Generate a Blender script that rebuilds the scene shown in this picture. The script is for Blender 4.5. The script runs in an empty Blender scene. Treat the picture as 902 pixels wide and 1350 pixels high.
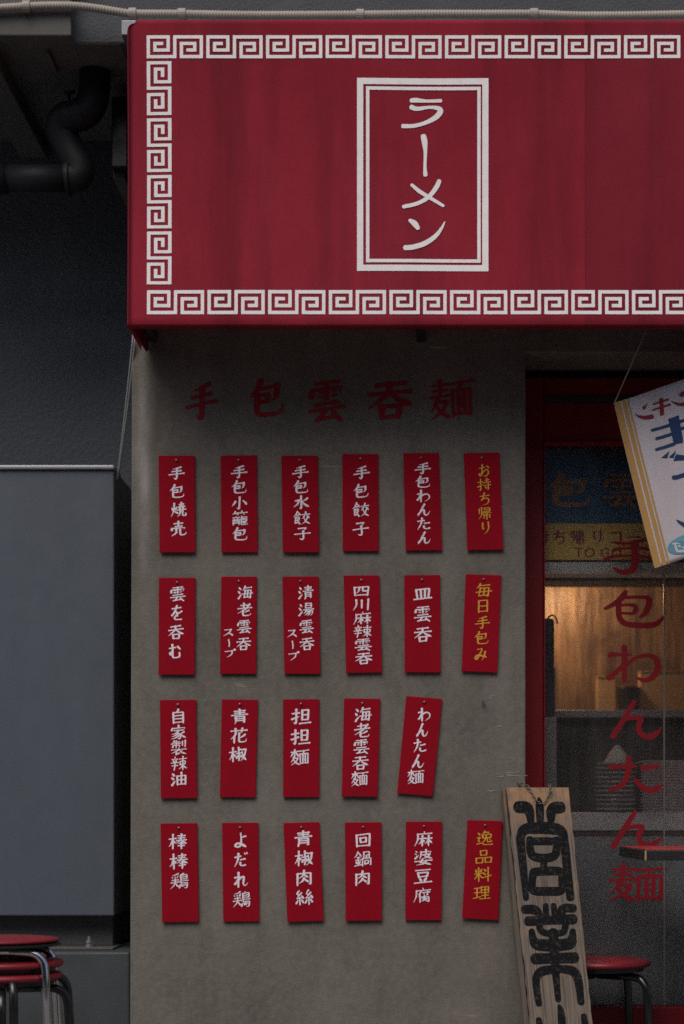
import bpy, bmesh, math, random
from mathutils import Vector, Matrix
random.seed(7)
S = bpy.context.scene
COL = S.collection
R = math.radians

# ------------------------------------------------------------------ camera
F, D, H, VX, VY = 2500.0, 5.0, 0.82, 530.0, 1080.0      # focal (px at 902 wide), distance to wall, eye height, axis point
cam = bpy.data.cameras.new('camera'); camo = bpy.data.objects.new('camera', cam); COL.objects.link(camo)
camo.location = (0, -D, H); camo.rotation_euler = (R(90), 0, 0)
cam.sensor_width = 36; cam.sensor_fit = 'AUTO'; cam.lens = F/1350*36
cam.shift_x = -(VX-451)/1350; cam.shift_y = (VY-675)/1350
cam.clip_end = 500; cam.clip_start = 0.1
cam.dof.use_dof = True; cam.dof.focus_distance = 4.86; cam.dof.aperture_fstop = 1.6
S.camera = camo

# ------------------------------------------------------------------ light
w = bpy.data.worlds.new('World'); S.world = w; w.use_nodes = True
nt = w.node_tree; nt.nodes.clear()
SUN_EL, SUN_AZ = 53, 200          # azimuth measured clockwise from +Y (north)
sky = nt.nodes.new('ShaderNodeTexSky'); sky.sky_type = 'NISHITA'; sky.sun_disc = False
sky.sun_elevation = R(SUN_EL); sky.sun_rotation = R(SUN_AZ); sky.air_density = 1.0; sky.dust_density = 4.0; sky.ozone_density = 1.0
bg = nt.nodes.new('ShaderNodeBackground'); bg.inputs[1].default_value = 0.07
wo = nt.nodes.new('ShaderNodeOutputWorld')
nt.links.new(sky.outputs[0], bg.inputs[0]); nt.links.new(bg.outputs[0], wo.inputs[0])
sl = bpy.data.lights.new('sun', 'SUN'); sl.energy = 1.0; sl.angle = R(44); sl.color = (1, 0.93, 0.84)
so = bpy.data.objects.new('sun', sl); COL.objects.link(so); so.location = (-3, -8, 9)
sd = Vector((math.sin(R(SUN_AZ))*math.cos(R(SUN_EL)), math.cos(R(SUN_AZ))*math.cos(R(SUN_EL)), math.sin(R(SUN_EL))))
so.rotation_euler = sd.to_track_quat('Z', 'Y').to_euler()
S.view_settings.view_transform = 'Standard'; S.view_settings.look = 'None'
S.view_settings.exposure = 0.60; S.view_settings.gamma = 1
S.render.engine = 'CYCLES'; S.cycles.use_denoising = False; S.cycles.sample_clamp_indirect = 0.35; S.cycles.use_light_tree = False; S.cycles.max_bounces = 8; S.cycles.transparent_max_bounces = 16

# ------------------------------------------------------------------ helpers
def P(px, py, y=0.0):
    s = F/(D+y)
    return Vector(((px-VX)/s, y, H+(VY-py)/s))
def X(px, y=0.0): return P(px, 0, y).x
def Z(py, y=0.0): return P(0, py, y).z
def ss(y): return (D+y)/F                      # metres per pixel at depth y

class MB:
    def __init__(s): s.v = []; s.f = []
    def add(s, vs, fs):
        o = len(s.v); s.v += [Vector(a) for a in vs]; s.f += [[i+o for i in f] for f in fs]; return s
    def box(s, x0, x1, y0, y1, z0, z1):
        return s.add([(x0,y0,z0),(x1,y0,z0),(x1,y1,z0),(x0,y1,z0),(x0,y0,z1),(x1,y0,z1),(x1,y1,z1),(x0,y1,z1)],
            [(0,1,5,4),(1,2,6,5),(2,3,7,6),(3,0,4,7),(4,5,6,7),(3,2,1,0)])
    def prism(s, poly, vec):
        """polygon (list of 3D points, counter-clockwise seen from -vec side) extruded by vec"""
        n = len(poly); poly = [Vector(p) for p in poly]; vec = Vector(vec)
        fs = [list(range(n)), [n+i for i in reversed(range(n))]]
        fs += [[i, i+n, (i+1) % n + n, (i+1) % n] for i in range(n)]
        return s.add(poly+[p+vec for p in poly], fs)
    def tube(s, pts, r, n=12, caps=True, radii=None):
        pts = [Vector(p) for p in pts]; m = len(pts); vs = []; fs = []
        t0 = (pts[1]-pts[0]).normalized()
        u = t0.orthogonal().normalized()
        for i, p in enumerate(pts):
            t = (pts[min(i+1, m-1)]-pts[max(i-1, 0)]).normalized()
            u = (u-t*u.dot(t)).normalized(); b = t.cross(u)
            rr = radii[i] if radii else r
            for k in range(n):
                a = 2*math.pi*k/n; vs.append(p+(u*math.cos(a)+b*math.sin(a))*rr)
        for i in range(m-1):
            for k in range(n):
                fs.append((i*n+k, i*n+(k+1) % n, (i+1)*n+(k+1) % n, (i+1)*n+k))
        if caps:
            fs.append(list(reversed(range(n)))); fs.append([(m-1)*n+k for k in range(n)])
        return s.add(vs, fs)
    def lathe(s, c, prof, n=48):
        """prof: (radius, z) from the bottom outward to the top, around +z at c"""
        c = Vector(c); vs = []; fs = []; m = len(prof)
        for r, z in prof:
            for k in range(n):
                a = 2*math.pi*k/n; vs.append(c+Vector((r*math.cos(a), r*math.sin(a), z)))
        for i in range(m-1):
            for k in range(n): fs.append((i*n+k, i*n+(k+1) % n, (i+1)*n+(k+1) % n, (i+1)*n+k))
        fs.append(list(reversed(range(n)))); fs.append([(m-1)*n+k for k in range(n)])
        return s.add(vs, fs)
    def build(s, name, mat, parent=None, loc=None, smooth=False, bevel=0, segs=2, abs_=True):
        me = bpy.data.meshes.new(name)
        if parent is not None:
            q = parent
            o0 = Vector((0,0,0))
            while q is not None: o0 += q.location; q = q.parent
        else:
            o0 = Vector(loc) if loc is not None else Vector((0,0,0))
        if not abs_: o0 = Vector((0,0,0))
        me.from_pydata([tuple(v-o0) for v in s.v], [], s.f); me.update()
        me.materials.append(mat)
        if smooth:
            for p in me.polygons: p.use_smooth = True
        o = bpy.data.objects.new(name, me); COL.objects.link(o)
        if parent is not None: o.parent = parent
        else: o.location = o0
        if bevel:
            b = o.modifiers.new('bevel', 'BEVEL'); b.width = bevel; b.segments = segs; b.limit_method = 'ANGLE'; b.angle_limit = R(35)
        return o

def tag(o, label, cat, group=None, kind=None):
    if label: o['label'] = label
    if cat: o['category'] = cat
    if group: o['group'] = group
    if kind: o['kind'] = kind
    return o
def thing(name, label, cat, loc, group=None):
    o = bpy.data.objects.new(name, None); COL.objects.link(o); o.location = loc; o.empty_display_size = 0.05
    return tag(o, label, cat, group)
def copy_tree(o, parent=None):
    c = o.copy(); COL.objects.link(c); c.parent = parent
    for ch in list(o.children): copy_tree(ch, c)
    return c
def smoothpath(pts, n=8):
    """Catmull-Rom through the points"""
    pts = [Vector(p) for p in pts]; out = []
    q = [pts[0]*2-pts[1]]+pts+[pts[-1]*2-pts[-2]]
    for i in range(1, len(q)-2):
        a, b, c, d = q[i-1:i+3]
        for k in range(n):
            t = k/n
            out.append(0.5*((2*b)+(c-a)*t+(2*a-5*b+4*c-d)*t*t+(3*b-a-3*c+d)*t**3))
    out.append(pts[-1]); return out
def bendpath(pts, r, n=8):
    """straight runs with round bends of radius about r"""
    pts = [Vector(p) for p in pts]; out = [pts[0]]
    for i in range(1, len(pts)-1):
        a, b, c = pts[i-1], pts[i], pts[i+1]
        la, lc = (a-b).length, (c-b).length; q = min(r, la*0.49, lc*0.49)
        p0 = b+(a-b)/la*q; p1 = b+(c-b)/lc*q
        for k in range(n+1):
            t = k/n; out.append(p0*(1-t)**2+b*2*t*(1-t)+p1*t*t)
    out.append(pts[-1]); return out

# ------------------------------------------------------------------ materials
class NM:
    def __init__(s, name):
        s.m = bpy.data.materials.new(name); s.m.use_nodes = True; s.t = s.m.node_tree
        s.b = s.t.nodes['Principled BSDF']; s.o = s.t.nodes['Material Output']; s.tc = None
    def n(s, typ, **kw):
        nd = s.t.nodes.new(typ)
        for k, v in kw.items():
            if k in nd.inputs.keys(): nd.inputs[k].default_value = v
            else: setattr(nd, k, v)
        return nd
    def l(s, a, b): s.t.links.new(a, b)
    def coord(s, scale=(1,1,1)):
        if s.tc is None: s.tc = s.n('ShaderNodeTexCoord')
        mp = s.n('ShaderNodeMapping'); mp.inputs['Scale'].default_value = scale
        s.l(s.tc.outputs['Object'], mp.inputs['Vector']); return mp.outputs[0]
    def noise(s, scale, detail=4, rough=0.55, stretch=(1,1,1)):
        nd = s.n('ShaderNodeTexNoise'); nd.inputs['Scale'].default_value = scale
        nd.inputs['Detail'].default_value = detail; nd.inputs['Roughness'].default_value = rough
        s.l(s.coord(stretch), nd.inputs['Vector']); return nd.outputs['Fac']
    def ramp(s, fac, p0, p1, c0=(0,0,0,1), c1=(1,1,1,1)):
        r = s.n('ShaderNodeValToRGB'); e = r.color_ramp.elements
        e[0].position = p0; e[1].position = p1; e[0].color = c0; e[1].color = c1
        s.l(fac, r.inputs[0]); return r.outputs[0]
    def mix(s, fac, a, b, mode='MIX'):
        m = s.n('ShaderNodeMix', data_type='RGBA', blend_type=mode)
        for sock, val in ((m.inputs['Factor'], fac), (m.inputs['A'], a), (m.inputs['B'], b)):
            pass
        for idx, val in ((0, fac), (6, a), (7, b)):
            if isinstance(val, bpy.types.NodeSocket): s.l(val, m.inputs[idx])
            elif isinstance(val, (int, float)): m.inputs[idx].default_value = val
            else: m.inputs[idx].default_value = (*val[:3], 1)
        return m.outputs[2]
    def math(s, op, a, b=0.0, clamp=False):
        m = s.n('ShaderNodeMath', operation=op, use_clamp=clamp)
        for i, v in enumerate((a, b)):
            if isinstance(v, bpy.types.NodeSocket): s.l(v, m.inputs[i])
            else: m.inputs[i].default_value = v
        return m.outputs[0]
    def color(s, sock):
        if isinstance(sock, bpy.types.NodeSocket): s.l(sock, s.b.inputs['Base Color'])
        else: s.b.inputs['Base Color'].default_value = (*sock[:3], 1)
    def bump(s, *hs):
        """hs: (height socket, strength, distance)"""
        prev = None
        for h, st, di in hs:
            b = s.n('ShaderNodeBump'); b.inputs['Strength'].default_value = st; b.inputs['Distance'].default_value = di
            s.l(h, b.inputs['Height'])
            if prev is not None: s.l(prev, b.inputs['Normal'])
            prev = b.outputs[0]
        s.l(prev, s.b.inputs['Normal'])
    def set(s, **kw):
        for k, v in kw.items(): s.b.inputs[k.replace('_', ' ')].default_value = v
        return s

def basic(name, col, rough=0.5, metal=0.0, var=0.25, nscale=20, bump=0.0, bscale=200, spec=0.5, stretch=(1,1,1), roughvar=0.15):
    m = NM(name)
    f = m.noise(nscale, 5, 0.6, stretch)
    d = tuple(c*(1-var) for c in col); u = tuple(min(1, c*(1+var*0.6)) for c in col)
    m.color(m.mix(f, d, u)); m.set(Metallic=metal)
    m.b.inputs['Specular IOR Level'].default_value = spec
    r = m.n('ShaderNodeMapRange'); r.inputs[3].default_value = max(0.02, rough-roughvar); r.inputs[4].default_value = min(1, rough+roughvar)
    m.l(m.noise(nscale*2.3, 4), r.inputs[0]); m.l(r.outputs[0], m.b.inputs['Roughness'])
    if bump: m.bump((m.noise(bscale, 3), bump, 0.002))
    return m.m

# --- cement of the shopfront
def cement():
    m = NM('cement')
    a = m.mix(m.ramp(m.noise(2.2, 6, 0.6), 0.3, 0.72), (0.118, 0.107, 0.093), (0.190, 0.174, 0.154))
    a = m.mix(m.math('MULTIPLY', m.ramp(m.noise(7, 6, 0.7, (1,1,0.35)), 0.42, 0.7), 0.6), a, (0.075, 0.069, 0.061))
    a = m.mix(m.math('MULTIPLY', m.ramp(m.noise(60, 4, 0.7), 0.40, 0.75), 0.5), a, (0.22, 0.205, 0.19))
    a = m.mix(m.math('MULTIPLY', m.ramp(m.noise(1.5, 7, 0.72, (1,1,0.5)), 0.48, 0.68), 0.42), a, (0.068, 0.060, 0.052))
    a = m.mix(m.math('MULTIPLY', m.ramp(m.noise(380, 2, 0.6), 0.50, 0.75), 0.45), a, (0.055, 0.05, 0.046))
    # pale lime bloom that ran down beside the outer corner
    sx = m.n('ShaderNodeSeparateXYZ'); m.l(m.tc.outputs['Object'], sx.inputs[0])
    def hump(sock, c, wd): 
        d = m.math('DIVIDE', m.math('SUBTRACT', sock, c), wd)
        return m.math('POWER', 2.718, m.math('MULTIPLY', m.math('MULTIPLY', d, d), -1.0))
    wob = m.math('ADD', sx.outputs[0], m.math('MULTIPLY', m.math('SUBTRACT', m.noise(4, 3), 0.5), 0.035))
    bl = m.math('MULTIPLY', hump(wob, X(189), 0.016), hump(sx.outputs[2], Z(600), 0.22))
    bl = m.math('MULTIPLY', bl, m.ramp(m.noise(14, 5, 0.7, (1,1,0.3)), 0.3, 0.75))
    a = m.mix(m.math('MULTIPLY', bl, 0.85, True), a, (0.52, 0.50, 0.52))
    dk = m.math('MULTIPLY', hump(wob, X(207), 0.022), hump(sx.outputs[2], Z(540), 0.15))
    a = m.mix(m.math('MULTIPLY', dk, 0.45, True), a, (0.05, 0.045, 0.04))
    # a few pale trowel scratches
    sc = m.ramp(m.noise(9, 3, 0.5, (0.25, 1, 3.2)), 0.735, 0.765)
    a = m.mix(m.math('MULTIPLY', sc, m.math('MULTIPLY', m.noise(160, 2), 0.7)), a, (0.5, 0.47, 0.43))
    pt = m.ramp(m.noise(45, 2, 0.5), 0.76, 0.80)
    a = m.mix(m.math('MULTIPLY', pt, 0.6), a, (0.06, 0.05, 0.045))
    m.color(a); m.set(Roughness=0.85)
    m.b.inputs['Specular IOR Level'].default_value = 0.25
    m.bump((m.noise(9, 5), 0.3, 0.012), (m.noise(170, 4, 0.65), 0.6, 0.002))
    return m.m
def stucco(name, c0, c1, scale=75, dist=0.006):
    m = NM(name)
    a = m.mix(m.noise(3, 5, 0.6), c0, c1)
    m.color(m.mix(m.math('MULTIPLY', m.ramp(m.noise(5, 5, 0.7, (1,1,0.25)), 0.5, 0.8), 0.35), a, tuple(c*1.7 for c in c1)))
    m.set(Roughness=0.75); m.b.inputs['Specular IOR Level'].default_value = 0.35
    vo = m.n('ShaderNodeTexVoronoi', feature='SMOOTH_F1'); vo.inputs['Scale'].default_value = scale; m.l(m.coord(), vo.inputs['Vector'])
    m.bump((vo.outputs['Distance'], 0.55, dist), (m.noise(scale*2.2, 5, 0.6), 0.6, dist*0.7))
    return m.m
def fabric(name, c, faded, dirt, weave=900, translucent=0.0, seams=(), spec=0.2):
    m = NM(name)
    a = m.mix(m.ramp(m.noise(1.6, 5, 0.6, (1,1,0.5)), 0.35, 0.7), c, faded)
    st = m.math('MULTIPLY', m.ramp(m.noise(5.0, 5, 0.65, (1,1,0.10)), 0.47, 0.76), 0.75)
    a = m.mix(st, a, dirt)
    a = m.mix(m.math('MULTIPLY', m.ramp(m.noise(420, 3, 0.7), 0.45, 0.75), 0.32), a, dirt)
    sx = m.n('ShaderNodeSeparateXYZ'); m.l(m.tc.outputs['Object'], sx.inputs[0])
    for sxp in seams:
        d = m.math('LESS_THAN', m.math('ABSOLUTE', m.math('SUBTRACT', sx.outputs[0], sxp)), 0.0012)
        a = m.mix(m.math('MULTIPLY', d, 0.55), a, dirt)
        gt = m.math('GREATER_THAN', sx.outputs[0], sxp)
        a = m.mix(m.math('MULTIPLY', gt, 0.35), a, dirt)
    m.color(a); m.set(Roughness=0.85); m.b.inputs['Specular IOR Level'].default_value = spec
    wv = m.n('ShaderNodeTexWave', bands_direction='X'); wv.inputs['Scale'].default_value = weave/6; m.l(m.coord(), wv.inputs['Vector'])
    wz = m.n('ShaderNodeTexWave', bands_direction='Z'); wz.inputs['Scale'].default_value = weave/6; m.l(m.coord(), wz.inputs['Vector'])
    wh = m.math('ADD', wv.outputs['Fac'], wz.outputs['Fac'])
    m.bump((m.noise(4, 3), 0.25, 0.02), (wh, 0.25, 0.0006), (m.noise(500, 2), 0.3, 0.0008))
    if translucent:
        tr = m.n('ShaderNodeBsdfTranslucent'); m.l(a, tr.inputs[0])
        mx = m.n('ShaderNodeMixShader'); mx.inputs[0].default_value = translucent
        m.l(m.b.outputs[0], mx.inputs[1]); m.l(tr.outputs[0], mx.inputs[2]); m.l(mx.outputs[0], m.o.inputs[0])
    return m.m
def paint(name, col, wear, wearamt=0.5, rough=0.6, scale=60, spec=0.3):
    m = NM(name)
    f = m.math('MULTIPLY', m.ramp(m.noise(scale, 5, 0.75), 0.52, 0.72), wearamt)
    a = m.mix(m.noise(25, 3), tuple(c*0.85 for c in col), col)
    m.color(m.mix(f, a, wear)); m.set(Roughness=rough)
    m.b.inputs['Specular IOR Level'].default_value = spec
    return m.m
def old_wood(dk=1.0):
    m = NM('weathered_wood')
    m.coord(); s0 = m.n('ShaderNodeSeparateXYZ'); m.l(m.tc.outputs['Object'], s0.inputs[0])
    cb_ = m.n('ShaderNodeCombineXYZ'); m.l(m.math('ADD', s0.outputs[0], m.math('MULTIPLY', s0.outputs[2], 0.0724)), cb_.inputs[0]); m.l(s0.outputs[2], cb_.inputs[2])
    def wn(scale, d, rg, st):
        mp = m.n('ShaderNodeMapping'); mp.inputs['Scale'].default_value = st; m.l(cb_.outputs[0], mp.inputs[0])
        nd = m.n('ShaderNodeTexNoise'); nd.inputs['Scale'].default_value = scale; nd.inputs['Detail'].default_value = d; nd.inputs['Roughness'].default_value = rg
        m.l(mp.outputs[0], nd.inputs['Vector']); return nd.outputs['Fac']
    g = wn(5, 6, 0.65, (9, 1, 0.45)); g2 = wn(30, 5, 0.7, (9, 1, 0.14))
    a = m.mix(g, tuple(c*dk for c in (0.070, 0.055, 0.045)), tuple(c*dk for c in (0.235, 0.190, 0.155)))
    a = m.mix(m.math('MULTIPLY', m.ramp(g2, 0.44, 0.62), 0.85), a, (0.045, 0.036, 0.031))
    # the orange of the old varnish that is left near the top
    sx = m.n('ShaderNodeSeparateXYZ'); m.l(m.tc.outputs['Object'], sx.inputs[0])
    mr = m.n('ShaderNodeMapRange'); mr.inputs[1].default_value = 0.76; mr.inputs[2].default_value = 0.90; m.l(sx.outputs[2], mr.inputs[0])
    f = m.math('MULTIPLY', mr.outputs[0], m.ramp(m.noise(18, 4, 0.6, (3, 3, 0.8)), 0.3, 0.6))
    f2 = m.math('MULTIPLY', m.ramp(m.noise(11, 4, 0.6, (4, 4, 0.9)), 0.56, 0.72), 0.45)
    f = m.math('ADD', f, f2, True)
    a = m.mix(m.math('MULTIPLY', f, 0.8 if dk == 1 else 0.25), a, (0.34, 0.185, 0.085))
    m.color(a); m.set(Roughness=0.75); m.b.inputs['Specular IOR Level'].default_value = 0.3
    m.bump((g2, 0.5, 0.002), (g, 0.3, 0.004))
    return m.m
def glass():
    m = NM('shop_glass')
    tr = m.n('ShaderNodeBsdfTransparent'); tr.inputs[0].default_value = (0.985, 0.99, 0.985, 1)
    gl = m.n('ShaderNodeBsdfGlossy'); gl.inputs['Roughness'].default_value = 0.08; gl.inputs[0].default_value = (0.9, 0.93, 1, 1)
    df = m.n('ShaderNodeBsdfDiffuse'); df.inputs[0].default_value = (0.32, 0.31, 0.31, 1)
    fr = m.n('ShaderNodeFresnel'); fr.inputs[0].default_value = 1.5
    m1 = m.n('ShaderNodeMixShader'); m.l(fr.outputs[0], m1.inputs[0]); m.l(tr.outputs[0], m1.inputs[1]); m.l(gl.outputs[0], m1.inputs[2])
    st = m.math('MULTIPLY', m.ramp(m.noise(26, 5, 0.7, (1, 1, 0.10)), 0.38, 0.8), 0.06)
    sp = m.math('MULTIPLY', m.ramp(m.noise(5, 4, 0.6), 0.35, 0.75), 0.03)
    dirt = m.math('ADD', m.math('ADD', st, sp), 0.012)
    m2 = m.n('ShaderNodeMixShader'); m.l(dirt, m2.inputs[0]); m.l(m1.outputs[0], m2.inputs[1]); m.l(df.outputs[0], m2.inputs[2])
    m.l(m2.outputs[0], m.o.inputs[0]); return m.m

def panelling():
    m = NM('warm_panelling')
    a = m.mix(m.ramp(m.noise(6, 5, 0.65, (5, 5, 0.5)), 0.3, 0.7), (0.085, 0.056, 0.040), (0.36, 0.25, 0.165))
    a = m.mix(m.math('MULTIPLY', m.ramp(m.noise(14, 5, 0.7, (4, 4, 0.35)), 0.5, 0.7), 0.7), a, (0.05, 0.033, 0.024))
    a = m.mix(m.math('MULTIPLY', m.ramp(m.noise(4, 4, 0.6), 0.5, 0.65), 0.7), a, (0.07, 0.04, 0.032))
    m.color(a); m.set(Roughness=0.4); m.bump((m.noise(20, 4, 0.6, (3, 3, 0.4)), 0.5, 0.01)); return m.m
M = {}
M['cement'] = cement()
M['stucco'] = stucco('dark_stucco', (0.066, 0.075, 0.090), (0.088, 0.098, 0.116), 95, 0.005)
M['fascia'] = stucco('grey_fascia', (0.055, 0.060, 0.070), (0.075, 0.082, 0.095), 160, 0.002)
M['eave'] = basic('eave_concrete', (0.125, 0.12, 0.116), 0.85, 0, 0.35, 8, 0.4, 150, 0.25)
M['base'] = basic('base_concrete', (0.045, 0.054, 0.060), 0.6, 0, 0.6, 7, 0.25, 120, 0.4)
M['awning'] = fabric('awning_cloth', (0.29, 0.0145, 0.031), (0.42, 0.034, 0.062), (0.115, 0.011, 0.021), translucent=0.22, seams=(X(745, -0.3),))
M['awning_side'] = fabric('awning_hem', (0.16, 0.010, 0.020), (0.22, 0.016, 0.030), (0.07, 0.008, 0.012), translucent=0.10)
M['white_print'] = paint('white_print', (0.90, 0.87, 0.89), (0.58, 0.50, 0.52), 0.35, 0.75, 45)
M['card'] = fabric('card_red', (0.245, 0.0014, 0.0105), (0.275, 0.003, 0.014), (0.175, 0.001, 0.0075), 700, spec=0.12)
M['card_white'] = paint('card_white_paint', (0.80, 0.75, 0.84), (0.55, 0.32, 0.36), 0.5, 0.6, 120)
M['card_yellow'] = paint('card_yellow_paint', (0.62, 0.33, 0.035), (0.40, 0.15, 0.03), 0.5, 0.6, 120)
M['wall_red'] = paint('wall_red_paint', (0.25, 0.008, 0.016), (0.17, 0.06, 0.055), 0.5, 0.8, 50)
M['scuff'] = paint('scuff', (0.30, 0.285, 0.265), (0.16, 0.15, 0.135), 0.9, 0.85, 300)
M['nail'] = basic('nail_steel', (0.22, 0.20, 0.19), 0.4, 0.9, 0.3, 60)
M['cabinet'] = basic('cabinet_paint', (0.080, 0.096, 0.122), 0.42, 0, 0.22, 6, 0.12, 400, 0.4, (1,1,0.2))
M['cabinet_dark'] = basic('plinth_paint', (0.085, 0.086, 0.088), 0.55, 0, 0.3, 8, 0.1, 300, 0.4)
M['lip_highlight'] = basic('lip_highlight_paint', (0.36, 0.38, 0.42), 0.3, 0.3, 0.2, 6)  # highlight along the cabinet's top edge, put into the colour as a lighter tone
M['pvc'] = basic('drain_plastic', (0.014, 0.016, 0.020), 0.6, 0, 0.4, 9, 0.15, 90, 0.3)
M['conduit'] = basic('conduit_plastic', (0.36, 0.325, 0.285), 0.55, 0, 0.25, 10, 0.0, 100, 0.4)
M['alu'] = basic('aluminium', (0.24, 0.25, 0.28), 0.45, 0.5, 0.2, 10, 0.05, 300)
M['black'] = basic('black_metal', (0.012, 0.012, 0.013), 0.4, 0.0, 0.3, 20)
M['blacktube'] = basic('black_tube', (0.010, 0.010, 0.011), 0.22, 0.0, 0.3, 30, 0, 0, 0.6)
M['chrome'] = basic('chrome', (0.62, 0.62, 0.64), 0.12, 1.0, 0.15, 25, 0, 0, 0.5, roughvar=0.06)
M['chain'] = basic('chain_steel', (0.16, 0.145, 0.13), 0.35, 0.9, 0.3, 60)
M['vinyl'] = basic('red_vinyl', (0.20, 0.008, 0.016), 0.45, 0, 0.35, 14, 0.1, 350, 0.5)
M['red_frame'] = basic('red_door_paint', (0.185, 0.0042, 0.0095), 0.5, 0, 0.35, 6, 0.15, 120, 0.35, (1,1,0.3))
M['red_bead'] = basic('red_bead_paint', (0.24, 0.006, 0.012), 0.4, 0, 0.25, 12, 0.1, 120, 0.4)
M['glass'] = glass()
M['glass_red'] = paint('glass_red_film', (0.20, 0.004, 0.011), (0.14, 0.01, 0.015), 0.4, 0.5, 40)
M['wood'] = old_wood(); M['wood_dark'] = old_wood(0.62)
M['ink'] = paint('black_ink', (0.009, 0.010, 0.012), (0.13, 0.105, 0.09), 0.45, 0.8, 110, 0.04)
M['cloth'] = fabric('banner_cloth', (0.50, 0.475, 0.53), (0.56, 0.53, 0.58), (0.42, 0.385, 0.41))
M['b_yellow'] = paint('banner_yellow', (0.44, 0.255, 0.085), (0.36, 0.20, 0.075), 0.4, 0.8)
M['b_blue'] = paint('banner_blue', (0.018, 0.045, 0.13), (0.03, 0.06, 0.15), 0.4, 0.8)
M['b_red'] = paint('banner_red', (0.22, 0.02, 0.04), (0.18, 0.03, 0.05), 0.4, 0.8)
M['b_sky'] = paint('banner_light_blue', (0.12, 0.30, 0.40), (0.15, 0.33, 0.42), 0.4, 0.8)
M['b_white'] = paint('banner_white', (0.60, 0.58, 0.62), (0.52, 0.50, 0.55), 0.4, 0.8)
M['cord'] = basic('cord', (0.33, 0.29, 0.28), 0.8, 0, 0.2, 80)
M['strap'] = basic('strap', (0.22, 0.23, 0.24), 0.5, 0, 0.2, 40)
M['table_red'] = basic('table_red', (0.42, 0.018, 0.022), 0.25, 0, 0.15, 15)
M['table_edge'] = basic('table_edge', (0.014, 0.014, 0.015), 0.45, 0, 0.35, 60, 0.1, 200)
M['ply'] = basic('ply_edge', (0.45, 0.31, 0.19), 0.7, 0, 0.3, 80)
M['s_blue'] = paint('sign_blue', (0.06, 0.165, 0.30), (0.07, 0.18, 0.30), 0.4, 0.6, 20)
M['s_yellow'] = paint('sign_yellow', (0.85, 0.56, 0.14), (0.76, 0.48, 0.12), 0.4, 0.6, 20)
M['s_orange'] = paint('sign_orange', (0.62, 0.27, 0.12), (0.52, 0.22, 0.10), 0.4, 0.6)
M['s_red'] = paint('sign_red', (0.34, 0.03, 0.06), (0.30, 0.04, 0.06), 0.4, 0.6)
M['steel'] = basic('dull_steel', (0.36, 0.36, 0.37), 0.5, 0.2, 0.3, 5, 0.1, 100, 0.5, (1,1,0.25))
M['shelf'] = basic('shelf_white', (0.6, 0.58, 0.58), 0.55, 0, 0.2, 8)
M['plate'] = basic('plate_china', (0.52, 0.5, 0.5), 0.25, 0, 0.1, 15)
M['tray'] = basic('tray_plastic', (0.36, 0.34, 0.35), 0.45, 0, 0.2, 15)
M['carton'] = basic('carton', (0.52, 0.38, 0.25), 0.8, 0, 0.2, 12)
M['panel'] = panelling()
M['inside'] = basic('inside_plaster', (0.10, 0.085, 0.075), 0.8, 0, 0.3, 4)
M['pave'] = basic('pavement_concrete', (0.19, 0.185, 0.18), 0.85, 0, 0.3, 6, 0.3, 150, 0.3)
M['opposite'] = basic('opposite_render', (0.22, 0.21, 0.20), 0.8, 0, 0.2, 1)
M['asphalt'] = basic('asphalt', (0.05, 0.05, 0.052), 0.85, 0, 0.4, 30, 0.6, 200, 0.3)
M['trackdark'] = basic('track_metal', (0.06, 0.055, 0.055), 0.4, 0.6, 0.3, 20)
def lampmat():
    m = NM('lamp_glow'); m.color((1, 0.6, 0.3)); m.b.inputs['Emission Color'].default_value = (1, 0.50, 0.18, 1); m.b.inputs['Emission Strength'].default_value = 6
    m.m.cycles.emission_sampling = 'NONE'
    return m.m
M['glow'] = lampmat()

# ------------------------------------------------------------------ brush writing
# strokes are runs of xxyy points in a 100 x 100 box (y down); '~' = curved; '@name:x0,y0,x1,y1' = a component fitted in a box
G = {
 'te': '~7813502126 25 22427737 08629256 ~522152475380~4694 ',
}
GL = {}
def g(ch, s): GL[ch] = s.split()
# components
g('sanzui', '~30086022 ~12364450 ~169240808458')
g('tehen', '08309225 ~545 0')
GL['tehen'] = ['08309225', '5404548646952686', '04669250']
g('kuchi', '08181494 0818921486 90 1490')
GL['kuchi'] = ['08181294', '081892148690', '13908888']
g('ki', '06329428 50025098 ~483434620480 ~523666549474')
g('kihen', '06329428 52025298 ~503434620482 ~56447858')
g('ten', '20148010 06369432 ~481244360670 ~523468529666')
g('hi', '20062094 20068004 80048092 22487846 22887886')
GL['hi'] = ['20062094', '200680048092', '22487846', '22887886']
g('tsuchi', '26147411 50025034 06369432')
g('ao', '18128210 22247822 50005038 04399636 ~265026802098 265076487692 6690 28647463 28777476')
GL['ao'] = ['18128210', '22247822', '50005038', '04399636', '~265026802098', '2650764876926690', '28647463', '28777476']
g('yu', '14281692 142886268492 50025088 16568455 16888486')
g('mai', '~300222180634 24168812 ~303226601888 3034843276946288 04609856 20868083 56345084')
g('baku', '10149011 48004850 ~301820320640 ~66188638 ~404628620876 38568054 ~80565606 ')
GL['baku'] = ['10149011', '48004850', '~301820320644', '~64188842', '~404628620878', '38568054', '~805656780698', '~306256829898']
GL['mugi'] = ['14128610', '18268224', '50005042', '04429639', '~404628620878', '38568054', '~805656780698', '~306256829898']
GL['men'] = ['02109806', '~481044183826', '12281494', '122888268694', '38283890', '62276290', '38506249', '38686267', '14908688']
GL['shoku'] = ['~500234220642', '~520672209234', '36306228', '28442888', '284472427266', '30547053', '30667065', '~28886078', '~56728294']
GL['kou'] = ['50025018', '10249021', '~363228441454', '~623276408652', '~684650761096', '~324856789494']
GL['take'] = ['~220018300460', '16354628', '30484072', '~620058300454', '58359628', '72487872']
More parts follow.
